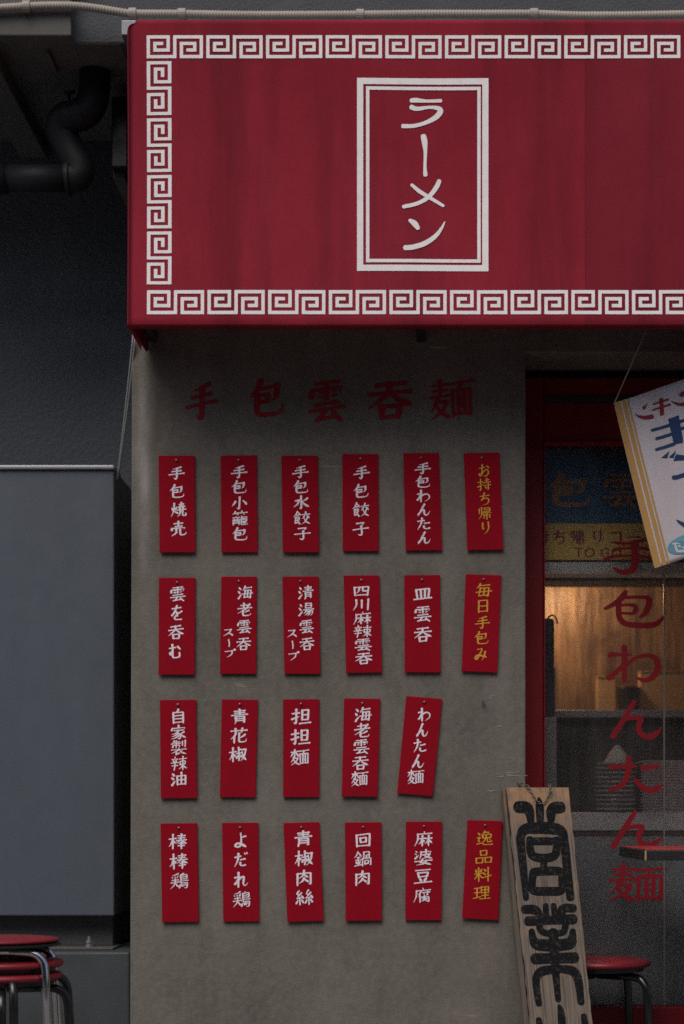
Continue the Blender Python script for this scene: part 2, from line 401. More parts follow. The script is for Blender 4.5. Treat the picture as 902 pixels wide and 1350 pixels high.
GL['ryu'] = ['25022812', '06184815', '14241834', '40223434', '04405037', '10461096', '104846464694 3890'.replace(' ', ''), '12624461', '12764475',
             '60026230', '60169214', '56309428', '604292409056', '60589056', '~604260886894949296 80'.replace(' ', ''), '66688866', '66788876']
GL['rei'] = ['22068004', '12201036', '122088178230', '50065044', '~28243827', '~26363838', '~62257423', '~62377435']
GL['un'] = ['22567853', '06709466', '~467036842292', '22927486', '~66788698']
GL['shin'] = ['50005212', '14208617', '30263640', '70246240', '04469643', '14668664', '~504650744098']
GL['taba'] = ['08209217', '18362060', '183680347858', '20587856', '50025098', '~485832780490', '~525868749688']
GL['ma'] = ['52025414', '14209416', '~182016600296']
GL['kin'] = ['~500032200438', '~520472189632', '30387236', '16568653', '50385090', '~24663278', '~76646678', '06949686']
GL['ka'] = ['22042244', '220478027844', '48247823', '48244844', '08460898', '0846924492948290', '32623486', '326268606684', '34836682']
GL['bou'] = ['16148411', '22287826', '06449441', '~500242360464', '~544270549866', '28647262', '20788076', '50545099']
GL['shuku'] = ['26022640', '26185016', '02425438', '304230942088', '~14560474', '~42545268', '54209216', '~921680604696', '~583070669892']
GL['jji'] = ['26167613', '50025034', '08369432', '12569253', '684468866495 5288'.replace(' ', ''), '~32664680']
GL['tan'] = ['24062472', '240678047670', '26387637', '26707669', '00949990']
GL['ito'] = ['46022024', '20244834', '7218 1654'.replace(' ', ''), '16548846', '~68369054', '52525298', '~30641086', '~68629082']
GL['kawa'] = ['~142214600098', '142494208440', '54005452', '24548250', '~825064802298', '~365660809896']
GL['onna'] = ['02729868', '~46563478', '~347860869299', '~686850881299']
GL['fu'] = ['~402434342442', '32383256', '46349031', '762476526650', '~54406046']
GL['niku'] = ['14221496', '1422861986927488', '~500244322252', '~482862407448', '~505042682484', '~505864687680']
GL['rai'] = ['~18142832', '~82107030', '04449640', '50025098', '~46460482', '~54488872']
GL['to'] = ['~20123826', '~12363250', '02729858', '66026698']
GL['ou'] = ['12148812', '16488446', '50145086', '02909680']
GL['sato'] = ['14061652', '140686048450', '16288427', '16508449', '50065090', '18708268', '02949891']
# characters
g('手', '~761350212825 22427837 06629456 525')
GL['手'] = ['~761350202825', '22427837', '06629456', '5222528446943484']
g('包', '~360626260844 282676227350 6260')
GL['包'] = ['~360626260844', '~2826 7622'.replace(' ', ''), '~762274486258', '264254405256', '26585256', '~264025783488609084869068']
GL['焼'] = ['~14362250', '~42303646', '~2804265010 92'.replace(' ', ''), '~28585070', '@gyou:42,0,100,98']
GL['gyou'] = ['26147412', '50025030', '14328629', '34243446', '66246646', '06529449', '~385434780896', '~625462847292949094 76'.replace(' ', '')]
GL['売'] = ['24167613', '50025034', '30347032', '12441058', '124688448256', '~385634781096', '~605660827092928894 74'.replace(' ', '')]
GL['小'] = ['5010508247923684', '~264020560870', '~703684509266']
GL['籠'] = ['@take:4,0,96,34', '@ryu:4,32,98,98']
GL['水'] = ['5006508446933686', '14363832', '~383228580678', '~842270365642', '~544470669482']
GL['餃'] = ['@shoku:0,0,48,98', '@kou:44,4,100,98']
GL['子'] = ['261472115434', '~543456804892 3484'.replace(' ', ''), '06549448']
GL['わ'] = ['34063494', '103340281078', '~107840486636904890726094']
GL['ん'] = ['~560634500894', '~148240525452547664928086 9462'.replace(' ', '')]
GL['た'] = ['08285423', '~360630500892', '~546674428842'.replace('7442', '4474'[:4]) if False else '~54467045 8842'.replace(' ', ''), '~526652806688 9284'.replace(' ', '')]
GL['お'] = ['08305625', '~34063460328416881074367066448852868064945090', '~721684229436']
GL['持'] = ['@tehen:0,0,44,98', '@jji:38,0,100,98']
GL['ち'] = ['10288822', '~460438302258', '~225850448048867070883895']
GL['帰'] = ['08140850', '~240424600494', '401084088436', '42228421', '38378635', '34463458', '344694449056', '44624488', '446284608486 7682'.replace(' ', ''), '64486498']
GL['り'] = ['~26122444306040 48'.replace(' ', ''), '~740878526480 4096'.replace(' ', '')]
GL['雲'] = ['@rei:0,0,100,100', '@un:0,0,100,100']
GL['を'] = ['16208015', '~500238341462', '~146240425248 5470'.replace(' ', ''), '~864056563478 46928492'.replace(' ', '')]
GL['呑'] = ['@ten:0,0,100,100', '@kuchi:28,60,74,96']
GL['む'] = ['10305426', '~32063260227412622654346632 82'.replace(' ', ''), '~328244947492848684 62'.replace(' ', ''), '~72229040']
GL['海'] = ['@sanzui:0,2,32,98', '@mai:28,0,100,98']
GL['老'] = ['24186815', '44024438', '06409435', '~841050480674', '~785660644470', '~405440845092849090 76'.replace(' ', '')]
GL['ス'] = ['18187415', '~741554561090', '~525474709290']
GL['ー'] = ['~460852505094']
GL['プ'] = ['10227218', '~721864602494', '~880094069212860 88206'.replace(' ', '')]
GL['プ'] = ['10227218', '~721864602494', '~900098089016820890 01'.replace(' ', '')]
GL['清'] = ['@sanzui:0,2,32,98', '@ao:30,0,100,98']
GL['湯'] = ['@sanzui:0,2,32,98', '@you:30,0,100,98']
GL['you'] = ['24042438', '240476037636', '24207619', '24377636', '04509647', '~345024660678', '~3062866078 90 5890'.replace(' ', ''), '~506440801894', '~686460824296']
GL['四'] = ['12181686', '121890158486', '~382036462462', '58185848', '58487850', '16828480']
GL['四'][4] = '~58207048'[:5] + '5848' if False else '58487850'
GL['川'] = ['~201220560494', '50165078', '84088494']
GL['麻'] = ['@ma:0,0,100,100', '@kihen:22,28,62,98', '@ki:56,28,99,98']
GL['辣'] = ['@shin:0,0,50,98', '@taba:48,0,100,98']
GL['皿'] = ['16222278', '162286198078', '40224278', '62216278', '02829878']
GL['毎'] = ['@mai:0,0,100,98']
GL['日'] = ['@hi:6,4,94,96']
GL['み'] = ['~2020561640522086067624606066 9478'.replace(' ', ''), '~803874705696']
GL['自'] = ['~520046123620', '20222096', '202280208096', '22447843', '22667865', '22907888']
GL['家'] = ['50005014', '12200836', '122290198432', '24387836', '~523836561066', '~385062705896 4490'.replace(' ', ''), '~466230740882', '~547432880698', '~844872586262', '~606076789690']
GL['製'] = ['~220016120618', '18105608', '04226019', '34003450', '14321446', '143254305444', '72067234', '9000904682 42'.replace(' ', ''), '50485256', '04649660', '~486234760686', '36763696', '~36965686', '~76686676', '~546470829894']
GL['油'] = ['@sanzui:0,2,32,98', '@yu:28,2,100,98']
GL['青'] = ['@ao:0,0,100,98']
GL['花'] = ['04169613', '30023228', '70006628', '~343024520470', '24522498', '~864270565066', '~523252846292909094 72'.replace(' ', '')]
GL['椒'] = ['@kihen:0,0,44,98', '@shuku:40,0,100,98']
GL['担'] = ['@tehen:0,0,44,98', '@tan:42,4,100,98']
GL['麵'] = ['@baku:0,0,50,98', '@men:46,2,100,98']
GL['麺'] = ['@mugi:0,0,50,98', '@men:46,2,100,98']
GL['棒'] = ['@kihen:0,0,44,98', '@bou:40,0,100,98']
GL['鶏'] = ['~440028081012', '~08201428', '~24182826', '~44143826', '10424440', '02585055', '~283424660296', '~28603876 5088'.replace(' ', ''),
            '74006610', '58125862', '581292109236', '60249023', '60379036', '58509848', '586494629290 8498 7692'.replace(' ', ''), '~54745092', '~62726684', '~72707682', '~82688678']
GL['よ'] = ['50328426', '~480452405278349214842670 52749094'.replace(' ', '')]
GL['だ'] = ['@た:0,4,88,98', '7205 7815'.replace(' ', ''), '8702 9211'.replace(' ', '')]
GL['れ'] = ['30043096', '063440280676', '~0676364658306838 64747688 9672'.replace(' ', '')]
GL['肉'] = ['@niku:0,0,100,98']
GL['絲'] = ['@ito:0,0,50,98', '@ito:50,0,100,98']
GL['回'] = ['12141494', '121488118692', '34363666', '343668346666', '36656663', '14888686']
GL['鍋'] = ['@kin:0,0,46,98', '@ka:44,0,100,98']
GL['婆'] = ['@sanzui:0,0,28,58', '@kawa:28,0,98,60', '@onna:0,10,100,100']
GL['豆'] = ['10109007', '24262856', '242678247454', '28537451', '~32624080', '~70606080', '02929888']
GL['腐'] = ['@ma:0,0,100,100', '@fu:4,0,100,100', '@niku:28,54,94,99']
GL['逸'] = ['~12102222', '04442442', '~244214602274', '~0486308050929894', '~540044143222', '521078086822', '38264048', '382688248646', '40468645', '62265848', '~564848663078', '~664866707676 9270'.replace(' ', ''), '~76528460']
GL['品'] = ['@kuchi:28,2,74,44', '@kuchi:2,50,48,96', '@kuchi:54,50,99,96']
GL['料'] = ['@rai:0,0,54,98', '@to:48,0,100,98']
GL['理'] = ['@ou:0,4,44,94', '@sato:40,4,100,96']
GL['コ'] = ['161882168084', '12848483']
GL['ー横'] = ['10509046']
GL['T'] = ['10089008', '50085096']
GL['O'] = ['~50061426 0850147450949674 9250862650 06'.replace(' ', '').replace('9674', '8674')]
GL['G'] = ['~88245206142608521480529484849058'.replace('9058', '9056'), '56569056']

def strokes(ch, bx=(0,0,100,100), depth=0):
    out = []
    for t in GL[ch]:
        if t[0] == '@':
            nm, q = t[1:].split(':'); a = [float(v) for v in q.split(',')]
            for sm, pts in strokes(nm, (0,0,100,100), depth+1):
                out.append((sm, [(a[0]+(a[2]-a[0])*x/100, a[1]+(a[3]-a[1])*y/100) for x, y in pts]))
        else:
            sm = t[0] == '~'; t = t.lstrip('~'); t = t[:len(t)//4*4]
            out.append((sm, [(float(t[i:i+2]), float(t[i+2:i+4])) for i in range(0, len(t), 4)]))
    return out

def stroke_line(sm, pts, rnd):
    """sampled centre line with relative widths, as a brush would leave it"""
    V = [Vector((x, y, 0)) for x, y in pts]
    line = smoothpath(V, 7) if (sm and len(V) > 2) else (bendpath(V, 5, 4) if len(V) > 2 else [V[0].lerp(V[1], k/8) for k in range(9)])
    if len(V) > 2 and not sm:            # densify the straight runs
        dense = [line[0]]
        for a, b in zip(line, line[1:]):
            k = max(1, int((b-a).length/7))
            dense += [a.lerp(b, j/k) for j in range(1, k+1)]
        line = dense
    acc = [0.0]
    for a, b in zip(line, line[1:]): acc.append(acc[-1]+(b-a).length)
    L = acc[-1] or 1.0
    dv = (V[-1]-V[-2]).normalized(); dx, dy = dv.x, dv.y
    ends = []
    for i, p in enumerate(line):
        t = (line[min(i+1, len(line)-1)]-line[max(i-1, 0)]).normalized()
        wd = 0.72+0.40*abs(t.y)
        s, e = acc[i], L-acc[i]; u = s/L
        if L < 26 and len(V) == 2:
            wd *= (0.55 if L < 13 else 1)*(0.75+0.55*math.sin(min(1, u*1.25)*math.pi*0.62))
        else:
            wd *= 1+0.22*math.exp(-(s/7)**2)
            if dx < -0.2 and dy < 0 and len(V) > 2: wd *= min(1, 0.18+e/14)                         # hook
            elif dx < -0.25 and dy > 0: wd *= min(1.0, 0.28+e/(0.75*L+1))                           # sweep to the left
            elif dx > 0.3 and dy > 0.3 and L > 30: wd *= (0.6+0.85*min(1, u/0.78))*min(1, 0.25+e/16)  # sweep to the right
            elif dy < -0.35 and dx > 0: wd *= min(1.05, 0.22+e/(0.45*L))                             # flick up
            elif abs(dy) < 0.35 and dx > 0: wd *= 0.9+0.38*math.exp(-(e/9)**2)                       # level
            else: wd *= min(1, 0.75+e/20)
        ends.append((p.x, p.y, wd*(1+rnd.uniform(-0.05, 0.05))))
    return ends

def ribbon(mb, line, to3, off0, seed=0):
    """one stroke: (x, y, width) samples -> a ribbon with rounded ends; to3(x, y, off) gives the 3D point"""
    n = len(line)
    nrm = []
    for i in range(n):
        a = line[max(i-1, 0)]; b = line[min(i+1, n-1)]
        tx, ty = b[0]-a[0], b[1]-a[1]; q = math.hypot(tx, ty) or 1e-6
        nrm.append((-ty/q, tx/q, tx/q, ty/q))
    vs = []; fs = []
    def off(i): return off0+0.00004*i/max(1, n)
    for i, (x, y, wd) in enumerate(line):
        nx, ny, _, _ = nrm[i]; h = wd/2
        vs.append(to3(x+nx*h, y+ny*h, off(i))); vs.append(to3(x-nx*h, y-ny*h, off(i)))
    for i in range(n-1): fs.append((2*i, 2*i+1, 2*i+3, 2*i+2))
    for end, sgn in ((0, -1), (n-1, 1)):
        x, y, wd = line[end]; nx, ny, tx, ty = nrm[end]; h = wd/2
        ids = [2*end]
        for k in range(1, 6):
            a = math.pi*k/6
            vs.append(to3(x+nx*h*math.cos(a)+tx*sgn*h*math.sin(a)*0.8, y+ny*h*math.cos(a)+ty*sgn*h*math.sin(a)*0.8, off(end)))
            ids.append(len(vs)-1)
        ids.append(2*end+1)
        fs.append(ids if sgn > 0 else ids[::-1])
    mb.add(vs, fs)

def write(mb, ch, x0, y0, x1, y1, weight, to3, seed=0, base=0.0006, lean=0.0, tilt=0.0):
    """a character into the box (same units as to3 takes); weight = stroke width in % of the box"""
    rnd = random.Random(seed*977+ord(ch[0])); k = 0
    sx, sy = (x1-x0)/100, (y1-y0)/100; sm_ = (abs(sx)+abs(sy))/2
    rot = rnd.uniform(-0.025, 0.025)
    st = strokes(ch)
    wgt = weight*(1.0 if len(st) < 9 else (0.88 if len(st) < 14 else 0.72))
    for sm, pts in st:
        pts = [(x+rnd.uniform(-1, 1), y+rnd.uniform(-1, 1)) for x, y in pts]
        ln = stroke_line(sm, pts, rnd)
        q = []
        for x, y, wd in ln:
            xx = x-50+(50-y)*lean; yy = y-50-(x-50)*tilt
            xx, yy = xx-yy*rot, yy+xx*rot
            q.append((x0+(xx+50)*sx, y0+(yy+50)*sy, wd*wgt*sm_))
        ribbon(mb, q, to3, base+0.00006*k); k += 1

def wline(pts, n=6, curved=True):
    """explicit (x, y, width) control points -> samples"""
    V = [Vector(p) for p in pts]
    if len(V) == 2: return [tuple(V[0].lerp(V[1], k/6)) for k in range(7)]
    return [tuple(v) for v in smoothpath(V, n)] if curved else [tuple(v) for v in V]

# ------------------------------------------------------------------ setting: ground and the room behind the glass
mb = MB(); mb.box(-40, 40, -40, 40, -0.1, 0.0)
o = mb.build('ground', M['asphalt']); o['kind'] = 'structure'
XL = X(690, 0)                        # left face of the doorway
def struct(name, mb, m):
    o = mb.build(name, m); o['kind'] = 'structure'; return o
RX0, RX1, RY1, RZ1 = XL-0.25, 1.45, 1.45, 2.35
struct('interior_floor', MB().box(RX0, RX1, 0.30, RY1, 0.001, 0.02), M['inside'])
struct('interior_ceiling', MB().box(RX0, RX1, 0.62, RY1, RZ1, RZ1+0.05), M['inside'])
struct('interior_side_wall', MB().box(RX0-0.05, RX0, 0.62, RY1, 0.02, RZ1), M['inside'])
struct('interior_end_wall', MB().box(RX1, RX1+0.05, 0.30, RY1, 0.02, RZ1), M['inside'])
struct('interior_back_wall', MB().box(RX0-0.05, RX1+0.05, RY1, RY1+0.05, 0.02, RZ1), M['inside'])

o = MB().box(-12, 12, -2.6, 0.30, 0.0005, 0.004).build('pavement', M['pave']); o['kind'] = 'structure'
ob = thing('opposite_building', 'plain rendered building across the street, mirrored in the door glass', 'building', (0, -13.5, 0))
mb = MB(); mb.box(-14, 14, -14.5, -13.5, 0, 7.5); mb.build('facade', M['opposite'], ob)
mb = MB()
for i in range(9):
    for j in range(3): mb.box(-12.5+i*3, -11.1+i*3, -13.5, -13.46, 0.9+j*2.4, 2.3+j*2.4)
wn = mb.build('window_pane', M['black'], ob); wn['kind'] = 'stuff'
# ------------------------------------------------------------------ the cement shopfront wall
xl, xr, xe = X(173), X(693), 1.40
zl = Z(465)                            # underside over the doorway
wall = MB()
wall.prism([(xl-0.004,0,0),(xr,0,0),(xr,0,zl),(xe,0,zl),(xe,0,2.95),(xl+0.004,0,2.95)], (0,0.60,0))
wallo = wall.build('cement_wall', M['cement'], bevel=0.004)
tag(wallo, 'stained grey cement shopfront wall carrying the red menu cards', 'wall')
mb = MB(); to3 = lambda x, y, off: P(x, y, 0)+Vector((0, -off, 0))
for ch, x0, y0, x1, y1 in (('手',244,500,287,556),('包',326,498,378,552),('雲',405,502,457,557),('呑',483,500,546,554),('麺',566,501,624,553)):
    write(mb, ch, x0, y0, x1, y1, 13 if ch != '麺' else 11.5, to3, seed=3, tilt=0.09)
lt = mb.build('painted_lettering', M['wall_red'], wallo); lt['label'] = 'red brush characters 手包雲呑麺 painted across the wall'

mb = MB(); rnd = random.Random(11); k = 0
for cx_, cy_, n_, ln_ in ((315,905,4,16),(668,1021,5,30),(640,1043,3,14),(640,920,3,12),(222,600,2,8),(452,700,2,7),(295,812,2,7),(655,958,2,9)):
    for i in range(n_):
        x, y = cx_+rnd.uniform(-ln_/2, ln_/2), cy_+rnd.uniform(-3, 3); q = []
        for j in range(6): q.append((x+j*rnd.uniform(0.8, ln_/8), y+rnd.uniform(-0.7, 0.7), rnd.uniform(0.25, 1.3)))
        ribbon(mb, q, to3, 0.0004+0.00005*k); k += 1
mb.build('scuff_mark', M['scuff'], wallo)
# building parts on the left
YW = 0.55
mb = MB(); mb.box(-2.6, xl+0.2, YW, YW+0.2, 0, 3.4)
tag(mb.build('plaster_wall', M['stucco']), 'dark grey rough plastered wall set back behind the metal cabinet', 'wall')
mb = MB()
zf = Z(57, -0.15)
mb.box(X(95, -0.15), 1.6, -0.15, 0.0-0.003, zf, 3.6)
tag(mb.build('upper_wall', M['fascia'], bevel=0.004), 'blue grey rendered upper wall above the red awning', 'wall')
eave = thing('concrete_eave', 'grey concrete eave slab with a beam, over the drain pipe', 'eave', (X(40), 0.1, Z(47, -0.2)))
z0 = Z(47, -0.2)
MB().box(-2.6, X(94, -0.2), -0.2, YW-0.003, z0, z0+0.16).build('slab', M['eave'], eave, bevel=0.004)
MB().box(X(94, -0.2)+0.0005, xl-0.006, -0.1475, YW-0.003, z0, z0+0.16).build('soffit', M['eave'], eave)
xb = P(50, 188, YW).x
MB().box(xb-0.05, xb+0.028, -0.17, YW-0.004, z0-0.05, z0-0.001).build('beam', M['eave'], eave, bevel=0.004)
MB().box(X(62,-0.1), X(66,-0.1), -0.12, 0.02, z0-0.012, z0-0.001).build('drip_strip', M['eave'], eave)
MB().box(-2.6, X(130), -0.19, -0.02, z0+0.161, 3.6).build('parapet', M['fascia'], eave)

# ------------------------------------------------------------------ drain pipe
yp = 0.03
def pp(x, y, yy=yp): return P(x, y, yy)
dp = thing('drain_pipe', 'black plastic drain pipe with a trap bend hanging under the eave', 'pipe', pp(120, 90))
rp = 20.5*ss(yp)
p1 = bendpath([pp(124, 78), pp(124, 150), pp(82, 158, yp+0.03), pp(76, 166, yp+0.035)], 0.07, 10)
MB().tube(smoothpath([pp(125,76), pp(125,105), pp(123,128), pp(115,146), pp(100,153), pp(84,156)], 6), rp, 24).build('trap_bend', M['pvc'], dp, smooth=True)
MB().tube(smoothpath([pp(100,153,yp), pp(84,157,yp+0.005), pp(81,172,yp+0.015), pp(91,196,yp+0.02), pp(104,220,yp+0.02), pp(102,232,yp+0.02), pp(86,235,yp+0.02)], 6), rp*0.97, 24).build('lower_bend', M['pvc'], dp, smooth=True)
MB().tube([pp(90,235,yp+0.02), pp(8,235,yp+0.02)], rp*0.86, 24).build('outlet_run', M['pvc'], dp, smooth=True)
MB().tube([pp(9,235,yp+0.02), pp(-60,235,yp+0.02)], rp*0.97, 24).build('end_socket', M['pvc'], dp, smooth=True)
for a, b in ((pp(125,76), pp(125,84)), (pp(93,235,yp+0.02), pp(88,235,yp+0.02))): MB().tube([a, b], rp*1.13, 24).build('collar', M['pvc'], dp, smooth=True, bevel=0.001)
q = Vector((X(98, yp)-X(112, yp), 0.0, Z(154, yp)-Z(149, yp))).normalized()
for c in (pp(106,151), pp(92,155)):
    MB().tube([c-q*0.005, c+q*0.005], rp*1.06, 24).build('collar', M['pvc'], dp, smooth=True, bevel=0.001)

mb = MB(); mb.tube([pp(92,138,yp-0.01), pp(91,122,yp-0.01)], 0.004, 8); mb.tube([pp(85,122,yp-0.01), pp(99,121,yp-0.01)], 0.005, 8)
mb.build('bleed_screw', M['pvc'], dp, smooth=True)
jb = thing('bracket_box', 'black metal box fixed between the drain pipe and awning', 'bracket', P(158, 175, 0.2))
MB().box(X(147,0.1), X(168,0.1), 0.1, 0.32, Z(220,0.1), Z(127,0.1)).build('case', M['black'], jb, bevel=0.003)
MB().box(X(149,0.15), X(164,0.15), 0.15, YW-0.004, Z(235,0.15), Z(221.5,0.15)).build('foot_plate', M['eave'], jb, bevel=0.002)

# ------------------------------------------------------------------ conduit along the top
cd = thing('conduit_hose', 'beige corrugated conduit running along the wall above the awning', 'conduit', P(200, 18, -0.2))
yc = -0.215
ctrl = [(-120,16),(-40,12),(0,10.5),(35,8.5),(70,7.5),(100,8),(130,11.5),(155,15.5),(178,18),(240,18.5),(330,20),(475,19.5),(560,18.5),(640,18.5),(705,18.5),(760,20.5),(820,20.5),(880,19.5),(960,18),(1060,20)]
line = smoothpath([P(x, y, yc) for x, y in ctrl], 40)
# resample evenly so that every second ring is a groove
acc = [0]
for a, b in zip(line, line[1:]): acc.append(acc[-1]+(b-a).length)
step = 0.0019; pts = []; j = 0
for k in range(int(acc[-1]/step)):
    s_ = k*step
    while acc[j+1] < s_: j += 1
    t = (s_-acc[j])/(acc[j+1]-acc[j]); pts.append(line[j].lerp(line[j+1], t))
rc = 5.6*ss(yc)
MB().tube(pts, rc, 12, True, [rc*(1.0 if k % 4 in (0, 1) else 0.86) for k in range(len(pts))]).build('corrugated_tube', M['conduit'], cd, smooth=True)
for x, y in ((35,8.5),(175,17.8),(240,18.5),(475,19.5),(704,18.5)):
    c = P(x, y, yc); m2 = MB()
    m2.tube([c-Vector((0.010,0,0)), c+Vector((0.010,0,0))], rc*1.3, 16)
    m2.box(c.x-0.007, c.x+0.007, yc, (-0.203 if x < 95 else -0.153), c.z-rc*1.15, c.z+rc*1.15)
    m2.build('clamp', M['conduit'], cd, smooth=False, bevel=0.0015)

# ------------------------------------------------------------------ awning
YA = -0.30
aw = thing('awning', 'red cloth box awning with white key border and ラーメン sign', 'awning', P(557, 230, YA))
xa0, xa1 = X(170, YA), X(946, YA); za1, za0 = Z(30, YA), Z(427, YA)
# front sheet: fine grid with a slight sag between the frame and rounded top corners
RC = 0.016
def front(u, v):
    """u, v in 0..1 -> point on the cloth"""
    z = za0+(za1-za0)*v; q = max(0.0, RC-(za1-z)); o_ = RC-math.sqrt(max(0, RC*RC-q*q)) if q > 0 else 0.0
    x = xa0+o_+(xa1-xa0-2*o_)*u
    y = YA+0.006*math.sin(math.pi*v)*(1+0.4*math.sin(9*u+2)) + 0.0025*math.sin(23*u+3*v)*math.sin(math.pi*v)
    return Vector((x, y, z))
def fy(x, z): return front((x-xa0)/(xa1-xa0), (z-za0)/(za1-za0)).y
NU, NV = 120, 50; vs = []; fs = []
VV = [0.96*j/(NV-10) for j in range(NV-10)]+[0.96+0.04*j/10 for j in range(11)]
for j in range(NV+1):
    for i in range(NU+1): vs.append(front(i/NU, VV[j]))
for j in range(NV):
    for i in range(NU):
        a = j*(NU+1)+i; fs.append((a, a+1, a+NU+2, a+NU+1))
# wrap: top, sides and bottom hem
def wrap(idx, path):
    """extrude a border run of front vertices along offsets"""
    prev = idx
    for off in path:
        cur = []
        for i in prev:
            vs.append(vs[i]+Vector(off)); cur.append(len(vs)-1)
        for a, b, c, d in zip(prev, prev[1:], cur[1:], cur): fs.append((a, b, c, d))
        prev = cur
r_ = 0.012
top = [NV*(NU+1)+i for i in range(NU+1)]
wrap(top, [(0,0.002,r_*0.5),(0,0.006,r_*0.35),(0,0.008,r_*0.15),(0,0.12,0.004)])
left = [j*(NU+1) for j in range(NV+1)]
wrap(left[::-1], [(-r_*0.3,0.003,0),(-r_*0.2,0.009,0),(0,0.26,0)])
right = [j*(NU+1)+NU for j in range(NV+1)]
wrap(right, [(r_*0.3,0.003,0),(r_*0.2,0.009,0),(0,0.26,0)])
bot = [i for i in range(NU+1)]
wrap(bot[::-1], [(0,0.002,-0.003),(0,0.006,-0.003)])
m_ = MB(); m_.add(vs, fs); cl = m_.build('cloth_cover', M['awning'], aw, smooth=True)
# bottom tube sleeve and dark hem, side skirts
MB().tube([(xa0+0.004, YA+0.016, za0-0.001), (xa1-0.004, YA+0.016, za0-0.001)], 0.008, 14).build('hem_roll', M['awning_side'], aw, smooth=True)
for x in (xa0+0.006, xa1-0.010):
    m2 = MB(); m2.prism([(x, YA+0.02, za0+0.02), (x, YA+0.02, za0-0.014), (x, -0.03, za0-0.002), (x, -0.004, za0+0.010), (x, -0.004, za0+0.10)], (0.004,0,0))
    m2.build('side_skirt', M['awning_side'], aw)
m2 = MB()
for xx in (xa0+0.02, X(557,YA), xa1-0.02):
    m2.box(xx-0.012, xx+0.012, YA+0.04, -0.003, za0+0.03, za0+0.054)
m2.box(xa0+0.02, xa1-0.02, YA+0.03, YA+0.054, za0+0.055, za0+0.079)
m2.build('support_frame', M['black'], aw)
rail = MB(); rail.box(X(160,-0.27), X(293,-0.27), -0.27, -0.153, Z(46,-0.27), Z(26.5,-0.27)); rail.box(X(293.5,-0.27), xa1-0.01, -0.265, -0.153, Z(46,-0.27), Z(28.2,-0.27))
rail.build('head_rail', M['alu'], aw, bevel=0.002)
# printed border
KEY = ['1111111011111111'+'10', '1000001010000000'+'10', '1011101010111110'+'10', '1010001010100010'+'10',
       '1011111010101110'+'10', '1000000010100000'+'10', '1111111110111111'+'10']
def key_cells():
    for r, row in enumerate(KEY):
        c = 0
        while c < 18:
            if row[c] == '1':
                e = c
                while e < 18 and row[e] == '1': e += 1
                yield r, c, e; c = e
            else: c += 1
pr = MB()
def pq(x0, y0, x1, y1):
    a = [(x0,y1),(x1,y1),(x1,y0),(x0,y0)]; q = []
    for x, y in a:
        p = P(x, y, YA); q.append((p.x, fy(p.x, p.z)-0.0012, p.z))
    pr.add(q, [(0,1,2,3)])
def strip(x0, y0, pitch, hh, n):
    u, v = pitch/18, hh/7
    for k in range(n):
        for r, c, e in key_cells(): pq(x0+k*pitch+c*u, y0+r*v, x0+k*pitch+e*u, y0+(r+1)*v)
strip(193.4, 46.6, 78.67, 30.0, 9)
strip(193.7, 382.3, 79.95, 32.0, 9)
for k in range(4):
    u, v = 32.6/7, 74.55/18
    for r, c, e in key_cells():
        pq(193.4+(6-r)*u, 80.4+k*74.55+c*v, 193.4+(7-r)*u, 80.4+k*74.55+e*v)
        if X(905+(7-r)*u, YA) < xa1-0.005: pq(903+(6-r)*u*0.9, 80.4+k*74.55+c*v, 903+(7-r)*u*0.9, 80.4+k*74.55+e*v)
pr.build('key_border', M['white_print'], aw)
pr = MB()
for x0, y0, x1, y1, t in ((470.8,102.5,644.2,357,8.2),(482.6,113.6,634.0,345.6,4.5)):
    n_ = 8
    for k in range(n_):
        xa, xb2 = x0+(x1-x0)*k/n_, x0+(x1-x0)*(k+1)/n_
        pq(xa, y0, xb2, y0+t); pq(xa, y1-t, xb2, y1)
        ya, yb = y0+t+(y1-y0-2*t)*k/n_, y0+t+(y1-y0-2*t)*(k+1)/n_
        pq(x0, ya, x0+t, yb); pq(x1-t, ya, x1, yb)
pr.build('sign_border', M['white_print'], aw)
pr = MB()
def aw3(x, y, off):
    X_, Y_ = 440+x/1.952, y/1.952
    p = P(X_, Y_, YA); return Vector((p.x, fy(p.x, p.z)-0.0006-off, p.z))
for k, s_ in enumerate([
    [(200,257,11),(212,256,12),(240,258,8),(276,257,9)],
    [(200,274,13),(215,278,11),(245,274,8),(268,276,11),(275,284,14),(262,300,13),(235,314,10),(205,322,10),(178,323,11)],
    [(231,348,14),(234,362,15),(236,390,9),(235,425,8),(236,448,11)],
    [(272,463,11),(264,480,12),(244,505,11),(215,522,10),(180,531,10)],
    [(201,474,8),(220,490,10),(250,508,9),(282,527,8)],
    [(196,566,9),(208,574,15),(217,586,11)],
    [(286,569,3),(278,585,7),(262,606,11),(235,625,13),(205,635,13),(184,637,13)]]):
    ribbon(pr, wline(s_), aw3, 0.0006+0.00008*k)
pr.build('sign_lettering', M['white_print'], aw)
# a peeled scrap on the top hem
# ------------------------------------------------------------------ cord from awning corner
cdm = MB()
for dx in (0.0, 0.010):
    a, b = P(176, 440, -0.02)+Vector((dx*0.6,0,0)), P(155, 632, 0.10)
    cdm.tube(smoothpath([a, a.lerp(b, 0.5)+Vector((0.001+dx*0.2, 0, 0)), b], 6), 0.0028, 8)
tag(cdm.build('pull_cord', M['strap'], loc=P(165, 540, 0.05), smooth=True), 'thin grey doubled cord hanging slantwise from the awning corner', 'cord')

